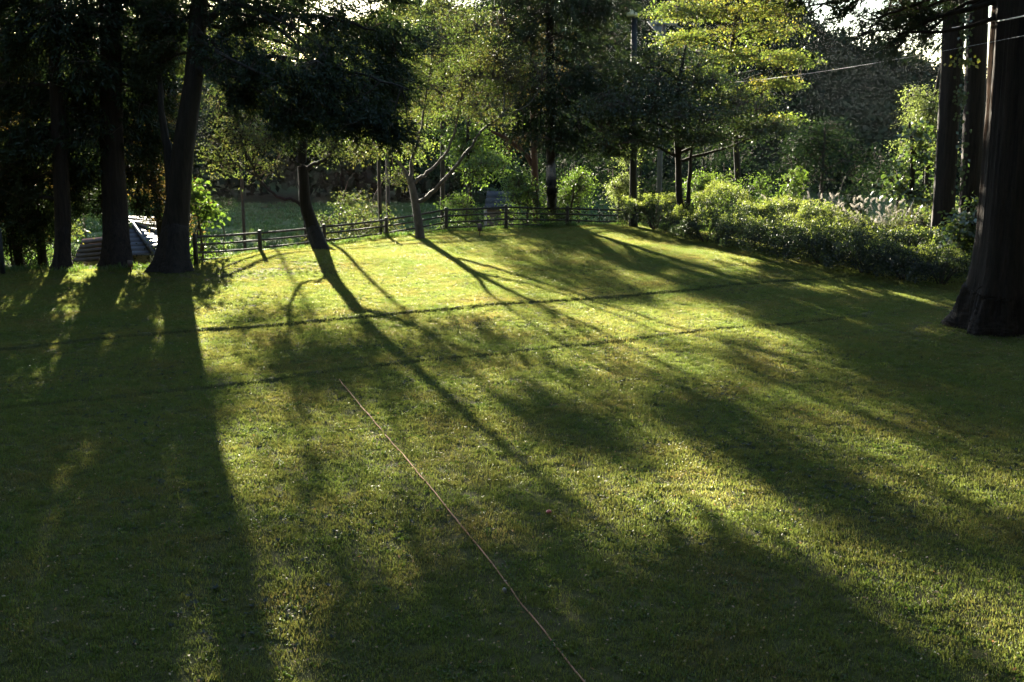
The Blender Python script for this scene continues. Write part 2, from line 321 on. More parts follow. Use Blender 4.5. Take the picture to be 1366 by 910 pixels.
# ------------------------------------------------------------------ trees
def px_line(pts, D, dD=None):
    return np.array([P(p[0], p[1], D+(dD[i] if dD else 0)) for i, p in enumerate(pts)])
def blob(px, py, rx, ry, D, rd=None, wt=1.):
    c = P(px, py, D); k = D/F
    return (*c, rx*k, rd if rd is not None else rx*k*.9, ry*k, wt)
def tree(name, label, base, trunk, trad, limbs, blobs, leafmat_, barkmat_, n, per, L, W, kind='broad', Rc=.45, seed=1, group=None, sides=14,
         auto=True, ridge=.03, cat='tree', shell=.45, droop=.6, extra=None, twig_r=.012, roots=.55, stubs=0, limb_r=.07, flat=.3):
    """trunk: world polyline; limbs: list of (polyline, r0, r1); blobs: world ellipsoids of foliage. Children: trunk, limb..., twigs, crown"""
    rng = np.random.default_rng(seed); base = np.asarray(base, float)
    t = thing(name, base, label, cat, group)
    trunk = np.asarray(trunk, float); tp, tr = smooth_line(trunk, trad, 7)
    tv, tf = tube(tp-base, tr, sides, True, .012, ridge, rng)
    hz = np.maximum(tv[:, 2], 0); r0 = tr[min(len(tr)-1, 30)]; ax_ = np.stack([np.interp(tv[:, 2], (tp-base)[:, 2], (tp-base)[:, k]) for k in (0, 1)], -1)
    th = np.arctan2(tv[:, 1]-ax_[:, 1], tv[:, 0]-ax_[:, 0]); ph = rng.uniform(0, 6.28, 3)
    lob = .5*np.sin(3*th+ph[0])+.35*np.sin(5*th+ph[1])+.25*np.sin(8*th+ph[2])
    gain = 1+roots*np.exp(-hz/(1.3*tr[6]))*(1+.75*lob)+.05*lob*np.exp(-hz/(8*tr[6]))
    tv[:, :2] = ax_+(tv[:, :2]-ax_)*gain[:, None]
    link('trunk', mesh_np('trunk', tv, tf, True), M[barkmat_], t)
    for q in range(stubs):
        k = rng.integers(len(tp)//4, len(tp)*3//4); a_ = rng.uniform(0, 6.28); L_ = rng.uniform(.25, .9); d0 = np.array((math.cos(a_), math.sin(a_), rng.uniform(-.3, .5)))
        p0 = tp[k]+d0*tr[k]*.8; q0, qr = smooth_line(np.array([p0, p0+d0*L_*.5+rng.normal(0, .03, 3), p0+d0*L_+rng.normal(0, .08, 3)]), [.028, .02, .008], 4)
        m = MB(); m.tube(q0-base, qr, 6, True, .05, 0, rng); m.build('dead_branch', M[barkmat_], t, True)
    anchors = [tp[len(tp)//3:]]
    lr = list(limbs)
    if auto:
        for b in blobs:
            c = np.array(b[:3]); hd = np.linalg.norm((c-tp[np.abs(tp[:, 2]-c[2]).argmin()])[:2]); zt = c[2]+.3*hd if kind == 'needle' else c[2]-.3*hd-.1
            i = int(np.abs(tp[:, 2]-zt).argmin()); p0 = tp[i]
            if np.linalg.norm(c-p0) < .5: continue
            mid = (p0+c)/2+rng.normal(0, .12, 3)*np.linalg.norm(c-p0)*.5+np.array((0, 0, .12))
            lr.append((np.array([p0, mid, c]), min(tr[i]*.55, limb_r), .02))
    for pl, r0, r1 in lr:
        pl = np.asarray(pl, float); q, qr = smooth_line(pl, np.linspace(r0, r1, len(pl)), 5)
        q[1:-1] += rng.normal(0, .02, q[1:-1].shape)
        m = MB(); m.tube(q-base, qr, 7, True, .03, 0, rng); m.build('limb', M[barkmat_], t, True)
        anchors.append(q[1:])
    sb = MB()
    for b in blobs:
        c = np.array(b[:3]); A_ = np.concatenate(anchors[:1+len(lr)]); j = np.argsort(((A_-c)**2).sum(1))[:6]
        for q in range(7 if trad[0] > .08 else 2):
            p0 = A_[j[rng.integers(6)]]; d = unit(rng.normal(0, 1, 3)); e = c+d*np.array(b[3:6])*.8
            md = (p0+e)/2+rng.normal(0, .1, 3)*np.linalg.norm(e-p0)
            sp, sr = smooth_line(np.array([p0, md, e]), [.022, .016, .007], 4); sb.tube(sp-base, sr, 4, False); anchors.append(sp[2:])
    sb.build('branches', M[barkmat_], t, True, 'stuff')
    anchors = np.concatenate(anchors)
    cen, out, idx = in_blobs(rng, blobs, n, shell)
    tw = twigs(rng, cen, anchors, twig_r)
    if tw: 
        o = link('twigs', mesh_np('twigs', tw[0]-base, tw[1]), M['twig'], t); o['kind'] = 'stuff'
    if kind == 'broad': v, f = leaves_broad(rng, cen, out, per, L, W, Rc, flat)
    else:
        o2 = unit(cen-np.array([tp[np.abs(tp[:, 2]-c[2]).argmin()] for c in cen])); v, f = leaves_needle(rng, cen, o2, per, L, W, Rc, droop)
    link('crown', mesh_np('crown', v-base, f), M[leafmat_], t)
    if extra: extra(t, base, rng)
    return t

# ------------------------------------------------------------------ ground sheet and lawn grass
def bare(x, y):
    """worn spots at the leaning tree's foot and a few small ones near the camera"""
    s = .95*np.exp(-(((x+6.9)/1.7)**2+((y-33.2)/1.7)**2)) + .6*np.exp(-(((x+9.0)/1.5)**2+((y-31.3)/1.6)**2)) + .5*np.exp(-(((x+3.4)/2.0)**2+((y-37.4)/.7)**2)) + .5*np.exp(-(((x+7.3)/.9)**2+((y-26.6)/.35)**2))
    s += .45*np.exp(-(((x-3.6)/1.8)**2+((y-10.6)/.5)**2)) + .3*np.exp(-(((x+2.0)/1.0)**2+((y-11.2)/.4)**2))
    s += .7*np.exp(-(((x-10.4)/2.2)**2+((y-24.0)/1.9)**2)) + .6*np.exp(-(((x+10.3)/1.5)**2+((y-32.9)/1.0)**2))      # needle litter at the big trunks
    n = .5+.5*np.sin(x*1.9+2*np.sin(y*.8))*np.sin(y*2.3+1.5*np.sin(x*1.1))
    n2 = .5+.5*np.sin(x*5.1+y*1.3)*np.sin(y*4.7-x*2)
    return np.clip(s*(.45+.5*n+.35*n2), 0, 1)
TA, TB = G(452, 508), G(782, 915)
def tape_d(x, y):
    d = TB[:2]-TA[:2]; L = np.linalg.norm(d); d /= L
    t = np.clip((x-TA[0])*d[0]+(y-TA[1])*d[1], 0, L)
    return np.hypot(x-TA[0]-t*d[0], y-TA[1]-t*d[1])
xs = np.concatenate([[-500, -350, -250, -180, -130, -100, -80, -60, -50, -42, -36, -32], np.arange(-29, 29.1, .45), [32, 36, 42, 50, 60, 80, 100, 130, 180, 250, 350, 500]])
def fine(v0): return v0+np.array([-.5, -.4, -.32, -.26, -.2, -.15, -.1, -.05, 0, .05, .1, .15, .2, .27, .35, .45, .55])
vs = np.concatenate([[-300, -150, -60, -30, -10], np.arange(0, V2-.6, .35), fine(V2), np.arange(V2+.7, V1-.55, .35), fine(V1), np.arange(V1+.7, 75, .45), np.arange(76, 130, 3), np.arange(132, 300, 7), [320, 380, 480, 650, 900, 1300]])
XX, VV = np.meshgrid(xs, vs)
sh = np.clip(XX, -40, 40)*.5*np.clip(1-(VV-90)/60, 0, 1)*np.where(VV < -5, 0, 1)
YY = VV+sh
ZZ = tz(XX, YY); ZZ = np.where(YY < 0, tz(XX, 0*YY), ZZ)
nx, nv = len(xs), len(vs)
i = np.arange(nv-1)[:, None]*nx+np.arange(nx-1)[None, :]
gf = np.stack([i, i+1, i+nx+1, i+nx], -1).reshape(-1, 4)
gm = mesh_np('ground', np.stack([XX, YY, ZZ], -1).reshape(-1, 3), gf, True)
T = (YY-crest(XX)).ravel()
for nm, val in (('bare', np.clip(bare(XX, YY)+.5*np.exp(-(tape_d(XX, YY)/.12)**2), 0, 1).ravel()), ('wild', sstep(-.3, 2.0, T)), ('meadow', sstep(24, 30, T)*(1-sstep(108, 122, YY.ravel())))):
    a = gm.attributes.new(nm, 'FLOAT', 'POINT'); a.data.foreach_set('value', val.astype(np.float32))
ground = link('ground', gm, M['ground'], kind='structure')

def gn_scatter(o, sources, seed=0, smin=.75, smax=1.3, tilt=.12):
    """scatter the source meshes over the object's own faces, density from the attribute «density»"""
    sc = bpy.data.collections.new(o.name+'_tufts')
    for s in sources: sc.objects.link(s)
    ng = bpy.data.node_groups.new(o.name+'_scatter', 'GeometryNodeTree')
    ng.interface.new_socket('Geometry', in_out='INPUT', socket_type='NodeSocketGeometry'); ng.interface.new_socket('Geometry', in_out='OUTPUT', socket_type='NodeSocketGeometry')
    n, l = ng.nodes, ng.links
    gi = n.new('NodeGroupInput'); go = n.new('NodeGroupOutput')
    dp = n.new('GeometryNodeDistributePointsOnFaces'); dp.inputs['Seed'].default_value = seed
    at = n.new('GeometryNodeInputNamedAttribute'); at.data_type = 'FLOAT'; at.inputs['Name'].default_value = 'density'
    l.new(at.outputs['Attribute'], dp.inputs['Density']); l.new(gi.outputs[0], dp.inputs['Mesh'])
    ci = n.new('GeometryNodeCollectionInfo'); ci.inputs['Collection'].default_value = sc; ci.inputs['Separate Children'].default_value = True; ci.inputs['Reset Children'].default_value = True
    ip = n.new('GeometryNodeInstanceOnPoints'); ip.inputs['Pick Instance'].default_value = True
    l.new(dp.outputs['Points'], ip.inputs['Points']); l.new(ci.outputs[0], ip.inputs['Instance'])
    rv = n.new('FunctionNodeRandomValue'); rv.data_type = 'FLOAT_VECTOR'; rv.inputs[0].default_value = (-tilt, -tilt, 0); rv.inputs[1].default_value = (tilt, tilt, 6.283)
    l.new(rv.outputs[0], ip.inputs['Rotation'])
    rs = n.new('FunctionNodeRandomValue'); rs.data_type = 'FLOAT'; rs.inputs[2].default_value = smin; rs.inputs[3].default_value = smax; rs.inputs['Seed'].default_value = 5
    l.new(rs.outputs[1], ip.inputs['Scale'])
    l.new(ip.outputs[0], go.inputs[0])
    md = o.modifiers.new('scatter', 'NODES'); md.node_group = ng
def tuft(name, n, rad, h, w_, lean, seed, m):
    rng = np.random.default_rng(seed)
    p = rng.normal(0, 1, (n, 2))*rad*.55; hh = h*rng.uniform(.5, 1.25, n)
    a = rng.uniform(0, 2*np.pi, n); d = np.c_[np.cos(a), np.sin(a)]; ln = rng.uniform(.1, 1, n)[:, None]*lean
    s = np.c_[-d[:, 1], d[:, 0]]*w_*.5*rng.uniform(.7, 1.3, n)[:, None]
    tw = rng.normal(0, .6, n); s = np.c_[s[:, 0]*np.cos(tw)-s[:, 1]*np.sin(tw), s[:, 0]*np.sin(tw)+s[:, 1]*np.cos(tw)]
    z = lambda k: (hh*k)[:, None]
    base = np.c_[p, np.full(n, -.006)]
    mid = np.c_[p+d*ln*hh[:, None]*.35, z(.6)]
    tip = np.c_[p+d*ln*hh[:, None]*1.1, z(1.)*(1-.35*ln)]
    S3 = np.c_[s, np.zeros(n)]
    v = np.stack([base-S3, base+S3, mid+S3*.8, mid-S3*.8, tip], 1).reshape(-1, 3)
    b = np.arange(n)*5
    q = np.stack([b, b+1, b+2, b+3], -1); t = np.stack([b+3, b+2, b+4, b+4], -1)
    me = bpy.data.meshes.new(name)
    faces = [tuple(x) for x in q]+[tuple(x[:3]) for x in t]
    me.from_pydata(v.tolist(), [], faces); me.materials.append(m)
    return bpy.data.objects.new(name, me)
# lawn sheet: the trapezoid the photo shows and a margin around it
gx = np.arange(-26, 26.1, .25); gv = np.concatenate([np.arange(-6, V2-.4, .25), V2+np.arange(-.4, .41, .05), np.arange(V2+.6, V1-.4, .25), V1+np.arange(-.4, .41, .05), np.arange(V1+.6, 60, .25)])
GX, GV = np.meshgrid(gx, gv); GY = GV+.5*GX; GZ = tz(GX, GY)
T = GY-crest(GX)
den = np.full(GX.shape, 105.)
den *= (np.abs(GX) < GY*.52+3.5) & (GY > 5) & (T < 1.2)
den *= 1-.65*np.clip(bare(GX, GY), 0, 1)
den *= .9+.16*np.sin(GX*1.3+1.7*np.sin(GY*.9))*np.sin(GY*1.1+1.2*np.sin(GX*.7))
den *= 1-.75*np.exp(-(tape_d(GX, GY)/.09)**2)
fade = 1-sstep(7.5, 12, GX)
for vv, ww in ((V2, wob(GX)), (V1, wob(GX+5))):
    d = GY-.5*GX-vv-ww; den *= 1-.97*fade*np.exp(-((d+.02)/.05)**2)
den = np.clip(den, 0, None)
i = np.arange(len(gv)-1)[:, None]*len(gx)+np.arange(len(gx)-1)[None, :]
lf = np.stack([i, i+1, i+len(gx)+1, i+len(gx)], -1).reshape(-1, 4)
keep = den.ravel()[lf].max(1) > 0
lm = mesh_np('lawn_grass', np.stack([GX, GY, GZ], -1).reshape(-1, 3), lf[keep])
a = lm.attributes.new('density', 'FLOAT', 'POINT'); a.data.foreach_set('value', den.ravel().astype(np.float32))
lawn = link('lawn_grass', lm, M['grass'], kind='stuff')
tag(lawn, 'short mown lawn grass with yellow and brown patches', 'grass')
gn_scatter(lawn, [tuft('grass_tuft', 62, .13, .031, .0062, .65, k, M['grass']) for k in range(6)]+[tuft('grass_tuft', 60, .10, .044, .0065, .7, 9, M['grass']), tuft('clover_tuft', 26, .10, .026, .018, 1.3, 10, M['fresh'])], 3, .7, 1.3, .18)
# longer grass and weeds along the crest and down the bank behind it
T2 = GY-crest(GX)
den2 = 9.*sstep(-1.0, .6, T2)*(T2 < 7)*(np.abs(GX) < GY*.52+3)
keep = den2.ravel()[lf].max(1) > 0
wm = mesh_np('bank_grass', np.stack([GX, GY, GZ], -1).reshape(-1, 3), lf[keep])
a = wm.attributes.new('density', 'FLOAT', 'POINT'); a.data.foreach_set('value', den2.ravel().astype(np.float32))
bank = tag(link('bank_grass', wm, M['wild'], kind='stuff'), 'longer unmown grass along the fence and down the bank', 'grass')
gn_scatter(bank, [tuft('weed_tuft', 90, .26, .16, .014, .9, 20+k, M['wild']) for k in range(3)], 8, .5, 1.5, .2)
# fallen leaves scattered on the lawn
rng = np.random.default_rng(77)
n = 6500; fy = 7+41*rng.random(n)**1.1; fx = rng.uniform(-.5, .5, n)*fy
ok = fy < crest(fx)-.5; fx, fy = fx[ok], fy[ok]
c = np.c_[fx, fy, tz(fx, fy)+rng.uniform(.025, .05, len(fx))]
v, f = leaf_quads(c, np.c_[rng.normal(0, 1, (len(fx), 2)), rng.normal(0, .3, len(fx))], np.c_[rng.normal(0, .5, (len(fx), 2)), np.ones(len(fx))], rng.uniform(.022, .05, len(fx)), rng.uniform(.014, .028, len(fx)))
tag(link('fallen_leaves', mesh_np('fallen_leaves', v, f), M['deadleaf'], kind='stuff'), 'pale fallen leaves scattered over the lawn', 'leaves')

# low broad-leaved weeds in loose colonies, and dead twigs
n = 1500; cx_ = rng.uniform(-9, 9, 60); cy_ = rng.uniform(8, 34, 60); k = rng.integers(60, size=n)
wx = cx_[k]+rng.normal(0, .55, n); wy = cy_[k]+rng.normal(0, .45, n)
ok = (wy < crest(wx)-1) & (np.abs(wx) < wy*.55+1); wx, wy = wx[ok], wy[ok]; n = len(wx)
per = 7; c = np.repeat(np.c_[wx, wy, tz(wx, wy)+.012], per, 0); a_ = rng.uniform(0, 6.28, n*per)
v, f = leaf_quads(c, np.c_[np.cos(a_), np.sin(a_), rng.uniform(.25, .8, n*per)], np.c_[rng.normal(0, .2, (n*per, 2)), np.ones(n*per)], rng.uniform(.035, .07, n*per), rng.uniform(.016, .028, n*per))
tag(link('lawn_weeds', mesh_np('lawn_weeds', v, f), M['azalea'], kind='stuff'), 'low broad-leaved weeds growing in patches of the lawn', 'weeds')
n = 700; ty = 7+40*rng.random(n)**1.1; tx = rng.uniform(-.5, .5, n)*ty; ok = ty < crest(tx)-.5; tx, ty = tx[ok], ty[ok]; n = len(tx)
a_ = rng.uniform(0, 6.28, n); d_ = np.c_[np.cos(a_), np.sin(a_), rng.normal(0, .08, n)]
v, f = leaf_quads(np.c_[tx, ty, tz(tx, ty)+.028], d_, np.c_[rng.normal(0, .4, (n, 2)), np.ones(n)], rng.uniform(.06, .22, n), rng.uniform(.006, .012, n))
tag(link('dead_twigs', mesh_np('dead_twigs', v, f), M['twig'], kind='stuff'), 'small dead twigs lying scattered in the lawn', 'twigs')
# rough grass of the meadow in the valley
mx_ = np.arange(-48, 8.1, 1.); my_ = np.arange(70, 131, 1.); MX, MY = np.meshgrid(mx_, my_)
i = np.arange(len(my_)-1)[:, None]*len(mx_)+np.arange(len(mx_)-1)[None, :]
mm = mesh_np('meadow_grass', np.stack([MX, MY, tz(MX, MY)], -1).reshape(-1, 3), np.stack([i, i+1, i+len(mx_)+1, i+len(mx_)], -1).reshape(-1, 4))
a = mm.attributes.new('density', 'FLOAT', 'POINT'); a.data.foreach_set('value', np.clip(1.3+1.6*np.sin(MX*.33+2*np.sin(MY*.17))*np.sin(MY*.41+np.sin(MX*.21)), 0, 4).ravel().astype(np.float32))
gn_scatter(tag(link('meadow_grass', mm, M['wild'], kind='stuff'), 'rough shaded meadow grass in the valley behind the fence', 'grass'), [tuft('meadow_tuft', 60, .7, .30, .05, .9, 40+k, M['wild']) for k in range(3)], 12, .6, 1.7, .2)

# road and far woodland in the valley
m = MB()
rx = np.linspace(-9, 220, 80); ry = 106+14*np.sin(rx*.02-.8)+.06*rx*0
va = np.stack([rx, ry-3.2, tz(rx, ry-3.2)+.06], -1); vb = np.stack([rx, ry+3.2, tz(rx, ry+3.2)+.06], -1)
va2 = va-np.array((0, 0, .3)); vb2 = vb-np.array((0, 0, .3))
k = np.arange(79)
for A_, B_ in ((va, vb), (va2, va), (vb, vb2)):
    m.add(np.concatenate([A_, B_]), np.stack([k, k+1, k+81, k+80], -1))
m.build('road', M['road'], kind='structure')
rng = np.random.default_rng(5)
protos, coarse = [], []
for q in range(5):
    nb = 9; bl = [(rng.normal(0, 1.5), rng.normal(0, 1.5), rng.uniform(2, 6.5), rng.uniform(1.6, 2.6), rng.uniform(1.6, 2.6), rng.uniform(1.2, 1.8)) for _ in range(nb)]
    cen, o_, _ = in_blobs(rng, bl, 54, .35)
    protos.append(leaves_broad(rng, cen, o_, 6, .78, .54, .8, .45)); coarse.append(leaves_broad(rng, cen, o_, 2, 1.5, 1.2, .8, .5))
V_, F_, off = [], [], 0
cnt = 0
while cnt < 560:
    y = 135+152*rng.random()**.8; x = rng.uniform(-.62, .62)*y
    if y < 150 and -.28 < x/y < -.02 and rng.random() < .8: continue
    z = float(tz(x, y)); s = rng.uniform(.7, 1.35)*(1.0 if y > 160 else .75)
    vv, ff = protos[rng.integers(5)]; th = rng.uniform(0, 6.28)
    r = np.c_[vv[:, 0]*math.cos(th)-vv[:, 1]*math.sin(th), vv[:, 0]*math.sin(th)+vv[:, 1]*math.cos(th), vv[:, 2]*rng.uniform(.8, 1.2)]*s
    V_.append(r+np.array((x, y, z-.5))); F_.append(ff+off); off += len(vv); cnt += 1
# tall trees closing the far end of the meadow, and an unseen ring of trees added to block sky light
def plant(x, y, s, zs=1., kinds=protos):
    global off
    vv, ff = kinds[rng.integers(5)]; th = rng.uniform(0, 6.28)
    r = np.c_[vv[:, 0]*math.cos(th)-vv[:, 1]*math.sin(th), vv[:, 0]*math.sin(th)+vv[:, 1]*math.cos(th), vv[:, 2]*zs]*s
    V_.append(r+np.array((x, y, float(tz(x, max(y, 0)))-.5))); F_.append(ff+off); off += len(vv)
for q in range(260):
    y = 150+132*rng.random()**.9; plant(rng.uniform(.08, .42)*y, y, rng.uniform(.8, 1.4))
for q in range(70):
    x = rng.uniform(-95, 8); plant(x, rng.uniform(133, 152), rng.uniform(1.3, 2.0), 1.1)
for q in range(190):
    a = rng.uniform(0, 6.28); r = rng.uniform(20, 55); x, y = 1.15*r*math.sin(a), r*math.cos(a)
    if y > -9 and (abs(x) < 20+.45*max(y, 0) or y > 34): continue
    plant(x, y, rng.uniform(2.4, 3.6), 1.35, coarse)
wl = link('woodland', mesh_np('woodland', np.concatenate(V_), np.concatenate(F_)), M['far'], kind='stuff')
tag(wl, 'dense dark wooded hillside across the valley, with added unseen trees around the lawn', 'woodland')

# ------------------------------------------------------------------ near trees
def flare(base, top_pts, r0, rr):
    """trunk line that starts a little below the turf with a root flare"""
    base = np.asarray(base, float); d = np.asarray(top_pts[0])-base; L = np.linalg.norm(d); d = d/L
    hs = np.array([-.3, 0, .12, .26, .45, .7, 1.0])*min(1.1, .85*L)
    return np.array([*(base+d*h for h in hs), *top_pts]), np.array([*(r0 for h in hs), *rr])

# big dark conifer with the forked stem, left of the fence's end
b = G(232, 361)
tp, tr = flare(b, px_line([(236, 290), (246, 190), (258, 110), (264, 30), (268, -60), (270, -360)], 33.6), .39, [.375, .31, .265, .24, .21, .10])
L1 = [(px_line([(230, 262), (226, 215), (217, 160), (212, 100)], 33.6, [0, .1, .2, .3]), .19, .07),
      (px_line([(262, 100), (320, 78), (400, 80), (480, 98), (545, 120)], 33.6, [0, -1.6, -3.4, -4.8, -5.8]), .075, .02),
      (px_line([(262, 70), (330, 30), (420, 22), (500, 40)], 33.6, [0, -.8, -2.2, -3.0]), .12, .03),
      (px_line([(264, 40), (330, -10), (440, -30), (520, -20)], 33.6, [0, -1, -2, -3]), .12, .03)]
B1 = [blob(305, 70, 46, 24, 31.6, .8, .8), blob(350, 95, 60, 26, 30.6, .9, 1.4), blob(430, 105, 64, 32, 28.9, 1., 1.7), blob(505, 115, 50, 36, 32.6, 1.2, 1.9),
      blob(470, 158, 64, 28, 28.2, .9, 1.7), blob(400, 145, 54, 26, 29, .8, 1.4), blob(345, 20, 60, 28, 32.6, 1., 1.2), blob(440, 30, 70, 30, 31.4, 1., 1.2), blob(520, 55, 46, 32, 34, 1.2, 1.3),
      blob(290, 15, 50, 34, 33.8), blob(230, 35, 46, 40, 33.8), blob(400, -25, 120, 30, 32, 1.4, 1.2), blob(520, -20, 60, 26, 31), blob(240, -60, 90, 40, 33.6, 2),
      blob(215, 85, 26, 26, 34), blob(525, 178, 30, 22, 27.8, .5, 1.4), blob(440, 70, 50, 24, 29.6, .8, 1.2), blob(335, 125, 46, 20, 31, .8, 1.3), blob(288, 88, 28, 26, 34.2, .7, .8), blob(390, 165, 40, 16, 29.4, .7, 1.2),
      blob(280, -160, 120, 50, 33.6, 3, .7), blob(270, -300, 100, 50, 33.6, 3, .7)]
tree('conifer_tree', 'big dark conifer with a forked stem at the left end of the log fence', b, tp, tr, L1, B1, 'cedar', 'bark', 2600, 40, .15, .038, 'needle', .75, 11, sides=36, auto=True, cat='conifer', ridge=.05, roots=.6)

# two conifers further left
b = onground(159, 34.4)
tp, tr = flare(b, px_line([(154, 280), (150, 200), (148, 100), (147, 0), (146, -360)], 35.2), .37, [.39, .355, .33, .29, .11])
B2 = [blob(150+dx, py, rx, ry, 35.2+dd, None, 1.) for dx, py, rx, ry, dd in [(-60, 40, 60, 34, -.8), (30, 60, 60, 34, .6), (-20, 110, 70, 34, .5), (50, 130, 44, 34, -.5), (-70, 130, 50, 34, .3), (-40, 185, 46, 30, -.5), (20, 190, 44, 30, .7), (0, 0, 90, 36, 0), (55, 30, 50, 30, -1), (-10, -60, 110, 40, 0), (45, 90, 40, 30, .4), (-45, 235, 40, 34, .9), (30, 235, 34, 30, 1.4), (-10, 270, 40, 24, 1.8), (55, 190, 30, 34, 1), (40, 270, 26, 22, 1.8), (10, 150, 60, 30, .8), (0, -160, 90, 50, 0), (0, -300, 70, 50, 0)]]
tree('conifer_tree', 'thick black conifer trunk in front of the hidden house roofs', b, tp, tr, [], B2, 'cedar', 'cedarbark', 2200, 26, .20, .05, 'needle', .75, 12, sides=32, cat='conifer', ridge=.05)
b = onground(86, 33.9)
tp, tr = flare(b, px_line([(84, 290), (80, 200), (76, 100), (73, 0), (70, -330)], 34.3), .23, [.245, .235, .22, .19, .08])
B3 = [blob(75+dx, py, rx, ry, 34.3+dd) for dx, py, rx, ry, dd in [(-50, 60, 50, 34, 0), (-60, 130, 50, 36, .4), (20, 30, 60, 36, -.5), (-20, 180, 50, 30, .4), (40, 150, 40, 30, .6), (-70, 0, 60, 40, 0), (0, -50, 90, 40, 0), (-60, 200, 50, 34, .6), (30, 90, 50, 30, -.6), (-50, 245, 50, 34, 1), (35, 225, 34, 30, 1), (-20, 290, 40, 26, 1.6), (10, 260, 36, 26, 1.2), (0, -150, 80, 50, 0), (0, -280, 60, 50, 0)]]
tree('conifer_tree', 'slim brown conifer trunk nearest the left edge of the lawn', b, tp, tr, [], B3, 'cedar', 'cedarbark', 1850, 26, .20, .05, 'needle', .75, 13, sides=28, cat='conifer', ridge=.05)
b = onground(-45, 36.5)
tp, tr = flare(b, px_line([(-45, 280), (-46, 100), (-48, -180)], 36.5), .34, [.34, .3, .15])
B4 = [blob(-45+dx, py, rx, ry, 36.5+dd) for dx, py, rx, ry, dd in [(0, 0, 90, 40, 0), (50, 80, 60, 40, .5), (-30, 120, 80, 40, 0), (40, 180, 60, 36, .6), (30, 240, 50, 34, .4), (-40, 220, 60, 36, 0), (0, -70, 100, 40, 0)]]
tree('conifer_tree', 'dark conifer mostly outside the left edge of the photo', b, tp, tr, [], B4, 'cedar', 'cedarbark', 1000, 26, .20, .05, 'needle', .8, 14, cat='conifer', ridge=.05)

# leaning cherry-like tree
b = G(429, 333)
tp, tr = flare(b, px_line([(418, 305), (408, 275), (405, 245), (403, 205), (408, 170), (420, 120), (430, 80)], 38.6, [0, 0, 0, 0, 0, .2, .4]), .25, [.245, .215, .185, .165, .13, .08, .04])
LB = [(px_line([(408, 282), (395, 268), (370, 262), (345, 238), (338, 215), (345, 190)], 38.6, [0, -.1, -.3, -.4, -.4, -.3]), .068, .022),
      (px_line([(404, 228), (418, 220), (432, 214), (445, 196), (458, 165)], 38.6, [0, .1, .3, .5, .7]), .10, .03),
      (px_line([(404, 208), (392, 196), (380, 170), (366, 140)], 38.6, [0, -.2, -.5, -.8]), .09, .02),
      (px_line([(340, 225), (326, 200), (318, 170), (300, 140)], 38.2, [0, 0, -.2, -.3]), .04, .015),
      (px_line([(342, 235), (320, 222), (300, 214), (280, 190)], 38.2), .035, .012),
      (px_line([(450, 185), (480, 165), (505, 150), (520, 120)], 39.2), .05, .015)]
BB = [blob(320, 180, 48, 34, 38.3, 1.2, .8), blob(370, 175, 46, 34, 38, 1.2, .8), blob(440, 190, 42, 30, 39, 1.2, .8), blob(490, 185, 48, 36, 39.3, 1.2, .9), blob(345, 222, 34, 20, 38.4, .9, .4),
      blob(300, 215, 30, 26, 38.4, .9, .6), blob(400, 120, 60, 30, 39, 1.2, .35), blob(505, 140, 40, 34, 39.4, 1, .7), blob(310, 120, 40, 34, 38.3, 1.2, .5)]
tree('cherry_tree', 'dark leaning tree with a low crooked branch on a worn mound of lawn', b, tp, tr, LB, BB, 'olive', 'bark', 900, 13, .085, .05, 'broad', .42, 21, sides=24, auto=False, ridge=.07, roots=.12)

# small pale-barked tree by the fence
b = G(561, 318)
tp, tr = flare(b, px_line([(558, 295), (554, 270), (549, 246), (546, 236)], 42.0), .17, [.165, .15, .13, .11])
LB = [(px_line([(556, 272), (575, 258), (600, 232), (625, 200), (645, 172), (672, 155)], 42, [0, -.1, -.3, -.4, -.5, -.6]), .095, .03),
      (px_line([(549, 246), (562, 236), (580, 222), (600, 195), (612, 150), (620, 100)], 42, [0, 0, .2, .4, .6, .8]), .085, .025),
      (px_line([(548, 246), (538, 225), (525, 205), (520, 160), (530, 110)], 42, [0, .1, .3, .4, .4]), .08, .02),
      (px_line([(548, 240), (550, 215), (560, 180), (570, 120), (580, 50)], 42, [0, .2, .4, .8, 1]), .09, .02)]
BB = [blob(600, 130, 50, 40, 42.5, 1.4, .8), blob(560, 90, 60, 46, 42.8, 1.6, .8), blob(640, 95, 56, 46, 42.8, 1.6, 1.2), blob(620, 40, 70, 40, 42.8, 1.8, .8), blob(510, 62, 50, 36, 43, 1.3, .8), blob(540, 190, 40, 36, 42.2, 1.1, .6), blob(660, 150, 40, 30, 41.6, 1, .8), blob(530, 140, 44, 36, 42.3, 1.2, .7), blob(690, 100, 44, 40, 42.6, 1.2, 1.2)]
tree('young_tree', 'small tree with pale bark and a long arching limb inside the fence', b, tp, tr, LB, BB, 'olive', 'palebark', 1350, 15, .085, .05, 'broad', .34, 22, sides=16, auto=False, roots=.15, ridge=.05)

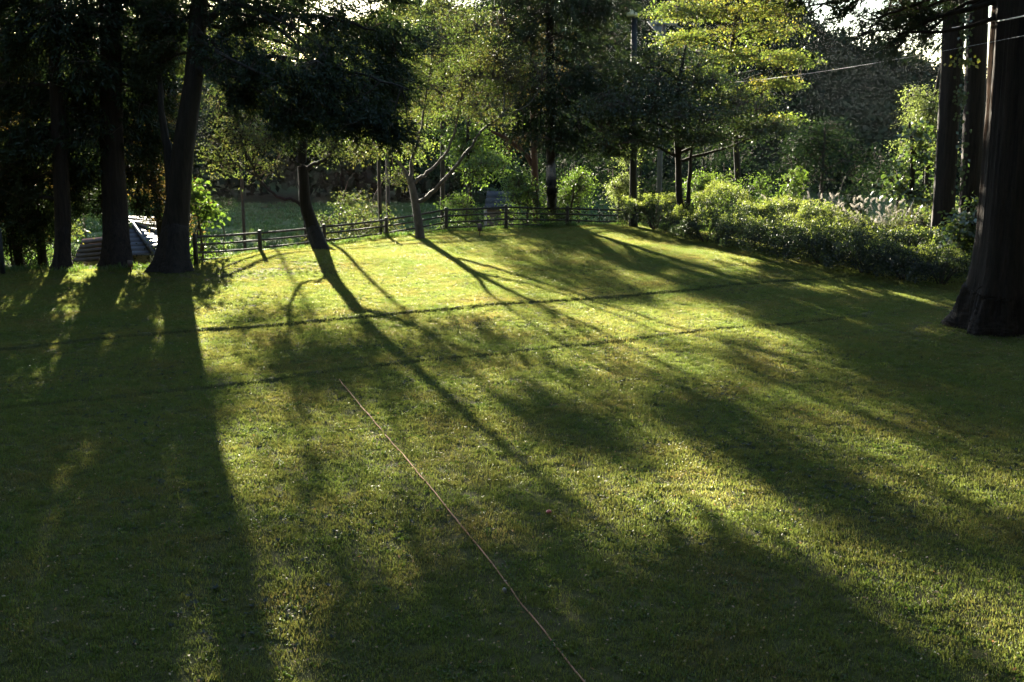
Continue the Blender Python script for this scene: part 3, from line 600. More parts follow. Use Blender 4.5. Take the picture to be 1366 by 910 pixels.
# straight dark conifer touching the fence in the middle
b = G(736, 299)
tp, tr = flare(b, px_line([(736, 270), (735, 220), (734, 150), (733, 60), (732, -60), (732, -160)], 46.4), .20, [.205, .20, .18, .16, .11, .05])
B5 = [blob(733+dx, py, rx, ry, 46.4+dd, None, wt) for dx, py, rx, ry, dd, wt in [(0, 0, 90, 34, 0, 1), (-40, 45, 60, 26, -.5, 1), (45, 60, 60, 26, .4, 1), (-50, 100, 50, 26, .4, 1), (30, 110, 64, 26, -.5, 1.2), (-10, 140, 50, 22, -.6, 1), (70, 150, 50, 24, .2, 1.2), (20, 180, 50, 22, -.6, 1.2), (95, 105, 44, 26, .6, 1), (60, 15, 60, 26, 1, 1), (0, -60, 90, 40, 0, 1), (78, 195, 40, 18, .2, 1), (-30, 165, 30, 16, .6, .8)]]
tree('conifer_tree', 'straight dark conifer standing against the middle of the log fence', b, tp, tr, [], B5, 'cedar', 'cedarbark', 2300, 32, .16, .046, 'needle', .75, 15, sides=14, cat='conifer', ridge=.05)
b = onground(716, 51)
tp, tr = flare(b, px_line([(714, 250), (712, 180), (710, 90), (708, -60)], 51), .15, [.16, .15, .13, .07])
tree('thin_tree', 'thin dark trunk just behind the fence beside the straight conifer', b, tp, tr, [(px_line([(713, 226), (700, 205), (680, 188), (655, 175)], 51), .12, .07)],
     [blob(700, 60, 60, 40, 51), blob(670, 110, 50, 34, 51), blob(720, 110, 40, 34, 51.5), blob(690, 185, 36, 22, 51.3, .8, .6)], 'brown', 'redbark', 520, 14, .09, .06, 'broad', .5, 23)

# wide dark maple beyond the clipped bush: two stems
b = onground(913, 43.6)
tp, tr = flare(b, px_line([(906, 260), (905, 215), (903, 180), (905, 120), (915, 60)], 43.6), .12, [.13, .125, .11, .08, .04])
LB = [(px_line([(912, 296), (919, 262), (921, 222), (926, 180), (945, 130)], 43.6, [0, -.1, -.1, 0, .2]), .10, .04)]
BB = [blob(845+dx, py, rx, ry, 43.6+dd, None, wt) for dx, py, rx, ry, dd, wt in [(-20, 142, 60, 18, -.6, 1.2), (30, 120, 70, 20, 0, 1.2), (90, 110, 66, 22, .6, 1.2), (60, 150, 74, 20, -.8, 1.4), (130, 140, 60, 20, .2, 1.2), (-10, 185, 58, 18, 0, 1.2), (70, 178, 60, 18, -.6, 1.4), (150, 172, 56, 14, .3, 1.2), (185, 170, 40, 12, .5, 1), (20, 90, 50, 18, .8, 1), (95, 186, 44, 12, -.4, 1), (60, 80, 60, 20, .8, 1)]]
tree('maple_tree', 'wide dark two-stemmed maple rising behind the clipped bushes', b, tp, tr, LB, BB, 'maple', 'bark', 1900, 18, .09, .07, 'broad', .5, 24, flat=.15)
b = onground(985, 50)
tp, tr = flare(b, px_line([(985, 260), (980, 160), (975, 80), (985, 0)], 50), .14, [.15, .13, .10, .05])
BB = [blob(x, y, rx, ry, 50+dd, None, wt) for x, y, rx, ry, dd, wt in [(950, 15, 70, 14, 0, 1), (1015, 42, 58, 13, -.4, 1), (925, 50, 44, 14, .4, .8), (985, 75, 60, 13, -.6, 1), (1048, 78, 40, 11, .2, 1), (945, 98, 46, 14, .5, .9), (1035, 112, 44, 9, -.3, 1), (990, 128, 50, 12, .4, .8), (1048, 158, 30, 7, -.2, 1), (905, 12, 44, 16, .6, .8), (1000, -25, 80, 24, 0, 1), (1030, 12, 50, 12, .5, 1), (1075, 82, 26, 6, 0, .8), (890, 60, 30, 14, .8, .6)]]
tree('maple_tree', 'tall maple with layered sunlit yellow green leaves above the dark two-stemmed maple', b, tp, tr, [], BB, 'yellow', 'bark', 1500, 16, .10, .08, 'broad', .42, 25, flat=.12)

# right side: the huge cedar and the twin trunks
b = G(1322, 438)
tp, tr = flare(b, px_line([(1331, 380), (1338, 300), (1350, 150), (1362, 0), (1370, -150), (1376, -400)], 24.4), .56, [.54, .51, .49, .52, .46, .3])
B6 = [blob(x, y, rx, ry, D, None, wt) for x, y, rx, ry, D, wt in [(1180, -40, 90, 40, 25, 1.2), (1250, -20, 60, 36, 25.5, 1.2), (1215, 18, 44, 22, 25, 1.1), (1075, -35, 60, 30, 25, .9), (1140, -8, 30, 16, 25.2, .7), (1350, -200, 160, 60, 24.4, 1), (1240, -130, 120, 50, 24.4, 1), (1450, -80, 90, 60, 24, 1), (1055, -2, 24, 22, 25.3, 1.2), (1170, 25, 30, 20, 25, 1.2), (1238, 42, 30, 30, 25.2, 1.4), (1155, 45, 24, 16, 25.1, 1.3), (1190, 62, 20, 14, 25, 1.2), (1130, 12, 24, 12, 25.2, 1), (1200, 45, 24, 16, 25, 1), (1080, 8, 14, 14, 25.4, 1), (1350, -420, 170, 90, 24.4, .6)]]
tree('cedar_tree', 'huge cedar with a flared base at the right edge of the lawn', b, tp, tr, [(px_line([(1350, -90), (1270, -60), (1180, -40), (1090, -30), (1050, -10)], 25, [0, 0, 0, 0, .2]), .12, .02), (px_line([(1200, -40), (1190, 5), (1165, 35), (1140, 50)], 25), .03, .012)], B6, 'cedar', 'cedarbark', 1500, 34, .13, .028, 'needle', .55, 16, sides=96, cat='cedar', ridge=.05, roots=.6, stubs=5)
for px0, lab, sd in (((1255, 1258, 1264, 1272, 1276), 'left stem of the twin conifers behind the hedge on the right', 17), ((1290, 1293, 1298, 1304, 1308), 'right stem of the twin conifers behind the hedge on the right', 18)):
    D = 35.5+.6*(sd-17); b = onground(px0[0], D)
    tp, tr = flare(b, px_line([(px0[1], 290), (px0[2], 180), (px0[3], 20), (px0[4], -150)], D), .34, [.335, .32, .31, .26])
    BB = [blob(px0[3]+dx, py, 70, 34, D+dd) for dx, py, dd in ((-50, -90, 0), (60, -60, .5), (0, -130, 0), (80, -140, -.5))]+([blob(1215, 10, 50, 22, 36), blob(1235, 50, 24, 28, 36.2, .8, .7)] if sd == 17 else [])
    tree('conifer_tree', lab, b, tp, tr, [], BB, 'cedar', 'cedarbark', 520, 26, .18, .045, 'needle', .7, sd, sides=32, cat='conifer', ridge=.06, stubs=9)

# ------------------------------------------------------------------ trees and bushes beyond the lawn
def simple(name, label, px, D, top, rx, style, n, per, L, W, Rc, seed, kind='broad', cat='tree', low=.35, bark='bark', group=None, h0=None, nb=9, r=.14):
    b = onground(px, D); t_ = P(px, top, D); H = t_[2]-b[2]; k = D/F; rng = np.random.default_rng(seed)
    tp = np.array([b-(0, 0, .2), b+np.array((rng.normal(0, .1), 0, H*.35)), b+np.array((rng.normal(0, .2), rng.normal(0, .2), H*.7)), b+np.array((rng.normal(0, .25), 0, H*.95))])
    bl = []
    for q in range(nb):
        z = H*(low+(1-low)*rng.random()**.8*.92); s = rx*k*(1.05-.55*abs(z/H-.55)/.55)
        a = rng.uniform(0, 6.28); rr = s*rng.uniform(.25, .65)
        bl.append((b[0]+rr*math.cos(a), b[1]+rr*math.sin(a), b[2]+z, s*.52, s*.52, max(.5, s*.34)))
    return tree(name, label, b, tp, [r*1.3, r, r*.7, r*.25], [], bl, style, bark, n, per, L, W, kind, Rc, seed, group, 9, True, .03, cat)
BT = 'trees beyond the log fence'
simple('deciduous_tree', 'yellowish hazy tree seen between the forked conifer and the leaning tree', 330, 58, -65, 105, 'olive', 700, 14, .13, .09, .45, 31, group=BT, low=.70, r=.08)
simple('deciduous_tree', 'olive tree behind the small pale-barked tree', 590, 60, -15, 110, 'olive', 1300, 14, .13, .09, .5, 32, group=BT, low=.58)
simple('deciduous_tree', 'bright green tree lit through below the arching pale limb', 628, 55, 120, 62, 'fresh', 520, 14, .12, .09, .5, 33, group=BT, low=.45)
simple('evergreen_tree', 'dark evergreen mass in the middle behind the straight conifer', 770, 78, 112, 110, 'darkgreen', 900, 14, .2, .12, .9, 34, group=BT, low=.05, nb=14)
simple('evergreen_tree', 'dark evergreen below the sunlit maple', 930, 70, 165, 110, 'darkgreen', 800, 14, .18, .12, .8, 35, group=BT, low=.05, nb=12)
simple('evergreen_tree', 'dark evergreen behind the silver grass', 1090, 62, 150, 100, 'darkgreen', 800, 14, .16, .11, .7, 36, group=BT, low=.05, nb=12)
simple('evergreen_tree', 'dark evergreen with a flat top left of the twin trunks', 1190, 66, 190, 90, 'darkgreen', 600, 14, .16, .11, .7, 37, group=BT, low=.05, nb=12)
simple('deciduous_tree', 'feathery olive tree left of the twin trunks', 1225, 46, 70, 56, 'pale', 560, 14, .10, .06, .5, 38, group=BT, low=.3)
simple('broadleaf_tree', 'low large-leaved tree in front of the feathery olive tree', 1205, 42, 150, 38, 'ivy', 130, 9, .20, .15, .45, 39, group=BT, low=.45)
simple('deciduous_tree', 'brown-leaved tree behind the forked conifer', 222, 38.5, 60, 60, 'brown', 700, 14, .10, .07, .5, 40, group=BT, low=.25)
simple('deciduous_tree', 'olive tree at the far left behind the slim trunk', 30, 37.5, 40, 90, 'brown', 800, 14, .10, .07, .5, 41, group=BT, low=.1)
simple('deciduous_tree', 'olive tree on the far left bank half hidden by dark trunks', 58, 37.8, 10, 70, 'olive', 800, 14, .12, .08, .55, 42, group=BT, low=.1)
simple('deciduous_tree', 'yellow tree below the patch of sky at the top', 520, 85, 5, 70, 'yellow', 500, 14, .2, .14, .8, 43, group=BT, low=.4)
simple('evergreen_tree', 'dark evergreen added behind the slate grey shed roof to shade it', 622, 107, 135, 60, 'darkgreen', 500, 14, .26, .17, 1., 46, group=BT, low=.0, nb=12)  # added up-sun of the shed to keep its roof in shade
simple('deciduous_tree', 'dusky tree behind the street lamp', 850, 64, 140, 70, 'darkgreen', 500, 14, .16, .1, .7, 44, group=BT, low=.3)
simple('deciduous_tree', 'grey green tree rising straight behind the leaning tree', 412, 50, -75, 54, 'olive', 650, 14, .11, .08, .42, 45, group=BT, low=.74, r=.09)
simple('deciduous_tree', 'grey green tree added straight behind the forked conifer to shade the lawn', 241, 47, -85, 62, 'olive', 620, 14, .11, .08, .42, 68, group=BT, low=.66, r=.09)  # hidden tree, added to darken the near lawn
simple('deciduous_tree', 'tall slim olive tree just behind the small pale-barked tree', 511, 50, -60, 62, 'olive', 800, 14, .11, .08, .45, 47, group=BT, low=.66, r=.08)
BS = 'shrubs along the bank'
for px, D, top, rx, style, n, lab, sd in [
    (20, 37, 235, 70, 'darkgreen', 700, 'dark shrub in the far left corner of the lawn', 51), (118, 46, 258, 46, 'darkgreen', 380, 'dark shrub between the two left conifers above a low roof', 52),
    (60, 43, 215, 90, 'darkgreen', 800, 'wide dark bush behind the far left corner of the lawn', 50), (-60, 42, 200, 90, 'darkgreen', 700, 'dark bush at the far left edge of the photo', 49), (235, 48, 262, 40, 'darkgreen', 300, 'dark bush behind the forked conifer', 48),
    (272, 37.5, 238, 26, 'fresh', 110, 'large-leaved bright sapling right of the forked conifer', 53), (455, 50, 232, 60, 'olive', 420, 'grey olive bush behind the fence right of the leaning tree', 54),
    (515, 53, 215, 60, 'olive', 420, 'olive bush behind the fence left of the small pale tree', 55), (622, 52, 240, 46, 'fresh', 380, 'fresh green bush behind the fence right of the small pale tree', 56),
    (702, 50, 232, 46, 'fresh', 420, 'feathery green bush left of the straight conifer', 57), (762, 50, 228, 44, 'fresh', 420, 'feathery green bush right of the straight conifer', 58),
    (826, 50, 195, 32, 'pale', 420, 'soft pale green bush behind the lamp post', 59), (945, 47.5, 232, 46, 'fresh', 420, 'green bush behind the stems of the dark maple', 60),
    (1000, 46, 240, 36, 'fresh', 300, 'bright-topped bush right of the dark maple', 61), (1120, 44, 232, 40, 'darkgreen', 260, 'dark bush behind the silver grass', 62),
    (1232, 37, 262, 24, 'olive', 150, 'dry stalky bush left of the twin trunks', 63), (1288, 33.5, 268, 34, 'ivy', 170, 'ivy-leaved bush at the foot of the twin trunks', 64), (300, 60, 262, 40, 'darkgreen', 260, 'dark bush beside the meadow behind the fence end', 65),
    (1352, 30, 330, 30, 'fresh', 200, 'green bush behind the huge cedar', 66), (200, 40.5, 320, 26, 'darkgreen', 120, 'small dark plant below the pale blue roof', 67)]:
    big = style == 'ivy' or sd == 53
    simple('shrub', lab, px, D, top, rx, style, int(n*.85), 9 if big else 14, .17 if big else .09, .13 if big else .06, .4, sd, cat='shrub', low=.1, bark='twig', group=BS, nb=8, r=.04)
simple('young_conifer', 'young pointed conifer rising from the silver grass', 1053, 42, 212, 24, 'fresh', 160, 22, .14, .03, .4, 70, 'needle', 'conifer', .1, 'twig', None, nb=10, r=.04)

# ------------------------------------------------------------------ clipped azalea bushes: a dense leafy dome on short stems
def azalea(px, D, top, bot, hw, label, seed, lit=1, boxy=.0):
    rng = np.random.default_rng(seed)
    c0 = onground(px, D); k = D/F; rx = hw*k*1.18; H = max(.5, P(px, top, D)[2]-c0[2]); ry = max(.7, rx*.75)
    t = thing('azalea_bush', c0, label, 'bush', 'clipped bushes on the right edge of the lawn')
    n = int(3300*min(2.2, max(.6, rx*ry*1.6)))
    d = unit(rng.normal(0, 1, (n, 3))); d[:, 2] = np.abs(d[:, 2])
    e = np.sign(d)*np.abs(d)**(.82-boxy*.3)
    lum = 1+.13*np.sin(d[:, 0]*5+seed)+.12*np.sin(d[:, 1]*6+seed*2)+.09*np.sin(d[:, 2]*9+d[:, 0]*7)+.05*np.sin(d[:, 0]*17+d[:, 1]*15)
    rr = (lum*(1-.22*rng.random(n)**2))[:, None]
    p = e*rr*np.array((rx, ry, H*.8))+np.array((0, 0, H*.16))
    p[:, 2] = np.maximum(p[:, 2], .05*rng.random(n))
    nn = unit(d/np.array((rx, ry, H))+rng.normal(0, .5, (n, 3)))
    ax = unit(rng.normal(0, 1, (n, 3))+np.array((0, 0, .6)))
    v, f = leaf_quads(p, ax, nn, rng.uniform(.05, .085, n), rng.uniform(.026, .04, n))
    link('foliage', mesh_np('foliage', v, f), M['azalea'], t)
    # lighter upright leaves on top, colour standing in for sun; fewer on front bushes
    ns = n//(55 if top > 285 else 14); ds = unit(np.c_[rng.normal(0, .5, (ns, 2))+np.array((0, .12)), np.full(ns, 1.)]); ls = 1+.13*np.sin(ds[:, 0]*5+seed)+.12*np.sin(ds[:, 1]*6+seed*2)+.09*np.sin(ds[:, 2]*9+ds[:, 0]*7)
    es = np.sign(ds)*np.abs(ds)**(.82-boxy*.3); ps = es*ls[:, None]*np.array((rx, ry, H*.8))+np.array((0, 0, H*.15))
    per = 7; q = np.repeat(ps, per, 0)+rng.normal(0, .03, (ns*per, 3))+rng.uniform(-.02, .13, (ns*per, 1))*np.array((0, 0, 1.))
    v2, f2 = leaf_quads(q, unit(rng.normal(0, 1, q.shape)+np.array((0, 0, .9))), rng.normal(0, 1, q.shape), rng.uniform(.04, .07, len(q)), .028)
    link('lit_top_leaves', mesh_np('lit_top_leaves', v2, f2), M['azalea_lit'], t)
    for s in range(7):
        m = MB(); a = rng.uniform(0, 6.28); e_ = np.array((math.cos(a)*rx*.6, math.sin(a)*ry*.6, H*.7))
        m.tube([(e_[0]*.12, e_[1]*.12, -.05), e_*np.array((.5, .5, .5)), e_], [.03, .022, .01], 6, True, .05, 0, rng, 2); m.build('stem', M['twig'], t, True)
    return t
for q, a in enumerate([
    (872, 45.2, 264, 302, 38, 'boxy clipped bush at the end of the fence beside the lamp post', .8), (908, 42.8, 282, 318, 24, 'small round bush in front of the boxy clipped bush', .2),
    (940, 41.2, 286, 328, 36, 'rounded bush in front of the dark maple stems', .2), (968, 44.0, 254, 300, 48, 'taller bush with a bright top behind the rounded ones', .2),
    (995, 38.8, 291, 342, 42, 'broad bush just right of the rounded bush by the maple', .2), (1042, 36.6, 292, 356, 48, 'broad dark-fronted bush below the young conifer', .2),
    (1030, 40.5, 266, 320, 44, 'sunlit bush below the left end of the silver grass', .2), (1095, 34.8, 299, 368, 52, 'widest dark bush in the middle of the hedge', .2),
    (1085, 38.2, 280, 340, 46, 'sunlit bush in front of the silver grass plumes', .2), (1152, 33.2, 312, 378, 52, 'dark bush right of the widest one', .2),
    (1148, 36.6, 294, 350, 46, 'sunlit bush below the densest silver grass', .2), (1206, 32.0, 326, 384, 48, 'dark bush left of the twin trunks', .2),
    (1208, 35.2, 304, 350, 44, 'sunlit bush below the single tall plume', .2), (1255, 31.0, 338, 390, 44, 'last dark bush of the hedge beside the huge cedar', .2), (1258, 33.6, 318, 360, 34, 'lit bush in front of the ivy-leaved bush', .2)]):
    azalea(a[0], a[1], a[2], a[3], a[4], a[5], 100+q, 1, a[6])

# ------------------------------------------------------------------ silver grass clumps
def pampas(px, D, top, nplume, seed, label, group='clumps of silver grass behind the hedge'):
    rng = np.random.default_rng(seed); b = onground(px, D); H = P(px, top, D)[2]-b[2]
    t = thing('silver_grass', b, label, 'ornamental grass', group)
    n = 260; a = rng.uniform(0, 6.28, n); h = H*rng.uniform(.45, .85, n); ln = rng.uniform(.1, .6, n)*h
    d = np.c_[np.cos(a), np.sin(a)]; base = np.c_[rng.normal(0, .16, (n, 2)), np.zeros(n)]
    V, Fc = [], []
    s = np.c_[-d[:, 1], d[:, 0], np.zeros(n)]*.007
    mid = base+np.c_[d*ln[:, None]*.35, h*.65]; tip = base+np.c_[d*ln[:, None], h*.95]
    v = np.stack([base-s, base+s, mid+s, mid-s, tip+s*.1, tip-s*.1], 1).reshape(-1, 3); q = np.arange(n)*6
    f = np.concatenate([np.stack([q, q+1, q+2, q+3], -1), np.stack([q+3, q+2, q+4, q+5], -1)])
    o = link('grass_blades', mesh_np('grass_blades', v, f), M['stalk'], t); o['kind'] = 'stuff'
    for k in range(nplume):
        a = rng.uniform(0, 6.28); hh = H*rng.uniform(.62, 1.05); r = rng.uniform(.05, .62)*H*.6; tip = np.array((math.cos(a)*r, math.sin(a)*r, hh))
        m = MB(); m.tube([(tip[0]*.15, tip[1]*.15, 0), tip*np.array((.6, .6, .6)), tip], [.006, .005, .003], 3, False, 0, 0, None, 2)
        st = m.build('stalk', M['stalk'], t)
        np_ = 110; u = rng.random(np_); dr = unit(tip*np.array((1, 1, .35))); L = .26
        c = tip+dr*(u[:, None]-.35)*L+rng.normal(0, .012, (np_, 3))-np.array((0, 0, 1.))*(u[:, None]**2)*.05
        vv, ff = leaf_quads(c, dr+rng.normal(0, .45, (np_, 3)), rng.normal(0, 1, (np_, 3)), .07*(1.1-.6*u), .010)
        link('plume', mesh_np('plume', vv, ff), M['plume'], st)
PG = [(1036, 41.5, 262, 4), (1062, 41.2, 255, 5), (1078, 40.6, 258, 6), (1090, 41.5, 252, 6), (1104, 40.2, 262, 6), (1118, 40.8, 266, 6), (1132, 39.6, 270, 6), (1146, 40.0, 268, 7), (1156, 38.8, 274, 7), (1166, 39.6, 266, 7), (1176, 38.4, 278, 7), (1188, 39.0, 280, 6), (1200, 38.0, 284, 6), (1212, 37.6, 282, 4)]
for q, a in enumerate(PG):
    pampas(a[0], a[1], a[2], a[3]+4, 200+q, 'clump of silver grass with backlit plumes behind the hedge')
b = onground(1195, 38.6)
pampas(1195, 38.6, 246, 1, 240, 'single tall silver grass plume standing above the others', None)

# ------------------------------------------------------------------ log fence
FP = [(259.5, 34.2), (346, 37.0), (432, 40.0), (515, 42.7), (595, 44.7), (675, 46.0), (757, 47.0), (836, 47.5)]
FTOP = [312, 307, 299, 290, 277, 273, 275, 277]
pts = []
for (px, D), ty in zip(FP, FTOP):
    x, _, zt = P(px, ty, D); zg = float(tz(x, D)); pts.append(np.array((x, D, zt)))
fence = thing('log_fence', (pts[0][0], pts[0][1], float(tz(pts[0][0], pts[0][1]))), 'dark rustic log fence curving along the crest behind the lawn', 'fence')
fb = np.array(fence.location)
rng = np.random.default_rng(9)
for k, p in enumerate(pts):
    zg = float(tz(p[0], p[1]))
    m = MB(); m.tube([(p[0]-fb[0], p[1]-fb[1], zg-.3-fb[2]), (p[0]-fb[0], p[1]-fb[1], (zg+p[2])/2-fb[2]), (p[0]-fb[0], p[1]-fb[1], p[2]-.03-fb[2]), (p[0]-fb[0], p[1]-fb[1], p[2]-fb[2])], [.075, .073, .072, .05], 12, True, .02, 0, rng)
    m.build('post', M['fence'], fence, True)
for k in range(len(pts)-1):
    a_, b_ = pts[k], pts[k+1]; d = unit(b_-a_)
    for dz, r in ((.10, .040), (.34, .034), (.60, .034), (.82, .028)):
        m = MB(); q0 = a_-fb+d*.06-np.array((0, 0, dz)); q1 = b_-fb-d*.06-np.array((0, 0, dz+rng.normal(0, .01)))
        m.tube([q0, (q0+q1)/2-np.array((0, 0, .012)), q1], [r, r*.96, r], 9, True, .03, 0, rng, 3); m.build('rail', M['fence'], fence, True)

# ------------------------------------------------------------------ street lamp, utility pole, cables
b = onground(843, 46.4); top = P(846, 22, 46.4)
t = thing('street_lamp', b, 'dark tall lamp post with a small pale lamp head at the fence end', 'street lamp')
m = MB(); h = top[2]-b[2]; lx = top[0]-b[0]
m.tube([(0, 0, -.2), (lx*.5, 0, h*.5), (lx, 0, h-.1)], [.16, .145, .12], 12); m.build('pole', M['steel'], t, True)
m = MB(); m.tube([(0, 0, -.1), (0, 0, .5), (.003, 0, .52)], [.20, .19, .165], 12); m.build('base_sleeve', M['steel'], t, True)
m = MB(); m.tube([(lx, 0, h-.1), (lx-.05, -.05, h+.06), (lx-.10, -.12, h+.10)], [.05, .045, .04], 8); m.build('bracket', M['steel'], t, True)
m = MB(); m.tube([(lx-.1, -.15, h-.02), (lx-.1, -.15, h+.06), (lx-.1, -.15, h+.13), (lx-.1, -.15, h+.16), (lx-.1, -.15, h+.26)], [.22, .24, .2, .1, .08], 14); hd = m.build('lamp_head', M['lamp'], t, True)
m = MB(); m.tube([(lx-.1, -.15, h-.05), (lx-.1, -.15, h-.003)], [.10, .15], 12); m.build('lens', M['grey'], hd, True)

D = 62.; b = onground(876, D); top = P(876, 13, D)
t = thing('utility_pole', b, 'concrete utility pole with crossarms beyond the lamp post', 'utility pole')
h = top[2]-b[2]
m = MB(); m.tube([(0, 0, -.2), (0, 0, h*.5), (0, 0, h)], [.17, .15, .12], 12); m.build('pole', M['concrete'], t, True)
for dz, wd in ((.75, 1.1), (1.35, .9)):
    m = MB(); m.box((.1, -.16, h-dz), (wd*1.2, .09, .09), .35); ca = m.build('crossarm', M['grey'], t)
    for s in (-.48, -.2, .3, .48):
        m = MB(); m.tube([(.1+s*wd*1.1*math.cos(.35), -.16+s*wd*1.1*math.sin(.35), h-dz+.047), (.1+s*wd*1.1*math.cos(.35), -.16+s*wd*1.1*math.sin(.35), h-dz+.12), (.1+s*wd*1.1*math.cos(.35), -.16+s*wd*1.1*math.sin(.35), h-dz+.2)], [.05, .06, .03], 8); m.build('insulator', M['lamp'], ca, True)
m = MB(); m.add([(-.95, -.2, h-.62), (-.1, -.2, h-.5), (-.12, -.2, h-1.5), (-.95, -.14, h-.62), (-.1, -.14, h-.5), (-.12, -.14, h-1.5)], [(0, 1, 2, 2), (3, 5, 4, 4), (0, 3, 4, 1), (1, 4, 5, 2), (2, 5, 3, 0)]); m.build('bracket_plate', M['grey'], t)
m = MB(); m.tube([(.1, 0, h-.55), (.6, .1, h-.8), (1.05, .15, h-1.0)], [.05, .05, .04], 8); m.build('side_arm', M['grey'], t, True)
m = MB(); m.tube([(.34, -.1, h-2.2), (.34, -.1, h-1.55), (.34, -.1, h-1.5)], [.2, .2, .1], 12); m.build('transformer', M['grey'], t, True)

def cable(label, pts_, r, twist):
    p, _ = smooth_line(np.array(pts_), .01, 14)
    m = MB()
    if twist:
        s = np.concatenate([[0], np.cumsum(np.linalg.norm(np.diff(p, axis=0), axis=1))]); n = int(s[-1]/.05); ss = np.linspace(0, s[-1], n)
        q = np.stack([np.interp(ss, s, p[:, k]) for k in range(3)], -1)
        for ph in (0, 3.14):
            a = ss*2*math.pi/.36+ph; o = np.stack([0*a, np.cos(a), np.sin(a)], -1)*r*1.0
            m.tube(q+o, r, 5)
    else: m.tube(p, r, 6)
    o = m.build('overhead_cable', M['cable'], None, True); return tag(o, label, 'cable', 'overhead cables')
def span(A, B, sag):
    A, B = np.asarray(A), np.asarray(B); q = np.linspace(0, 1, 9)[:, None]
    return A+(B-A)*q-np.array((0, 0, 1.))*sag*4*q*(1-q)
cable('upper twisted pale cable ending at the left twin trunk', span(P(1530, -17, 12), P(1270, 37, 35.1), .06), .0075, True)
cable('lower straight pale cable running on past the twin trunks', span(P(1530, 15, 16), P(884, 112, 61.9), .35), .0024, True)

# ivy hanging on the twin trunks
def ivy(label, px, py, D, hw, hh, n, style, seed):
    rng = np.random.default_rng(seed); c = P(px, py, D); k = D/F
    t = thing('ivy', c, label, 'ivy')
    p = np.c_[rng.normal(0, hw*k*.5, n), rng.normal(0, .08, n), rng.normal(0, hh*k*.5, n)]
    v, f = leaf_quads(p, np.c_[rng.normal(0, .6, n), rng.normal(0, .4, n), -np.ones(n)], np.c_[rng.normal(0, .5, n), -np.ones(n), rng.normal(0, .4, n)], rng.uniform(.09, .16, n), rng.uniform(.08, .13, n))
    link('leaves', mesh_np('leaves', v, f), M[style], t)
    m = MB(); m.tube([(0, .05, -hh*k*1.1), (.03, .03, 0), (-.02, .05, hh*k*1.1)], [.012, .01, .006], 5, True, 0, 0, None, 3); m.build('vine', M['twig'], t, True)
ivy('cluster of yellow ivy leaves between the twin trunks', 1289, 80, 34.9, 22, 7, 34, 'yellow', 301)
ivy('high green ivy filling the gap between the twin trunks near the top', 1288, 30, 34.9, 8, 50, 120, 'ivy', 304)
ivy('green ivy strand climbing the left twin trunk', 1282, 128, 35.0, 8, 50, 60, 'ivy', 302)
ivy('green ivy on the gap below between the twin trunks', 1284, 225, 34.9, 8, 46, 60, 'ivy', 303)

# ------------------------------------------------------------------ houses beyond the bank
def hip_house(label, apex, corner, farc, rows, seed):
    """pyramid roof laid in stepped panel rows; apex, the near eave corner and the far eave corner of the bright slope are given in metres"""
    A, C, E = map(np.array, (apex, corner, farc)); E[2] = C[2]
    ctr = np.array((A[0], A[1], C[2])); rv = C-ctr; ev = E-ctr
    corners = [C, E, ctr-rv, ctr-ev]
    zg = float(tz(A[0], A[1])); t = thing('house', (A[0], A[1], zg), label, 'house'); o = np.array(t.location)
    for s in range(4):
        c0, c1 = corners[s], corners[(s+1) % 4]
        for k in range(rows):
            f0, f1 = k/rows, (k+1)/rows
            p = [A+(c0-A)*f0, A+(c1-A)*f0, A+(c1-A)*(f1+.03), A+(c0-A)*(f1+.03)]
            n = np.cross(c1-A, c0-A); n = n/np.linalg.norm(n); n = n if n[2] > 0 else -n
            lift = [.002, .002, .004, .004]
            topv = [q+n*l_-o for q, l_ in zip(p, lift)]; botv = [q-n*.01-o for q in p]
            m = MB(); m.add(topv+botv, [(0, 1, 2, 3), (7, 6, 5, 4), (3, 2, 6, 7), (0, 3, 7, 4), (1, 5, 6, 2), (0, 4, 5, 1)]); m.build('roof_panel', M['roofblue'], t)
    for c0 in corners:
        m = MB(); m.tube([A-o+np.array((0, 0, .06)), c0-o+np.array((0, 0, .06))], [.06, .06], 6); m.build('hip_cap', M['roofblue'], t)
    ins = [ctr+(c-ctr)*.86 for c in corners]
    m = MB()
    for s in range(4):
        a, b_ = ins[s]-o, ins[(s+1) % 4]-o
        m.add([(a[0], a[1], -.3), (b_[0], b_[1], -.3), (b_[0], b_[1], C[2]-o[2]+.05), (a[0], a[1], C[2]-o[2]+.05)], [(0, 1, 2, 3)])
    m.build('wall', M['wall'], t)
    a, b_ = ins[0]-o, ins[3]-o; mid = (a+b_)/2; nn = unit(np.array((mid[0], mid[1], 0))); d = unit(b_-a); zc = C[2]-o[2]-.9
    rot = math.atan2(d[1], d[0])
    m = MB(); m.box((mid[0]+nn[0]*.03, mid[1]+nn[1]*.03, zc), (1.2, .08, 1.0), rot); wd = m.build('window', M['wood'], t)
    m = MB(); m.box((mid[0]+nn[0]*.075, mid[1]+nn[1]*.075, zc), (1.0, .02, .8), rot); m.build('pane', M['glass'], wd)
    return t
ap = P(177, 299, 41.5); cr = P(203, 339, 40.0); fr = P(245, 325, 43.2)
hip_house('house with a pale blue-grey hipped roof beyond the bank at left', ap, cr, fr, 7, 1)
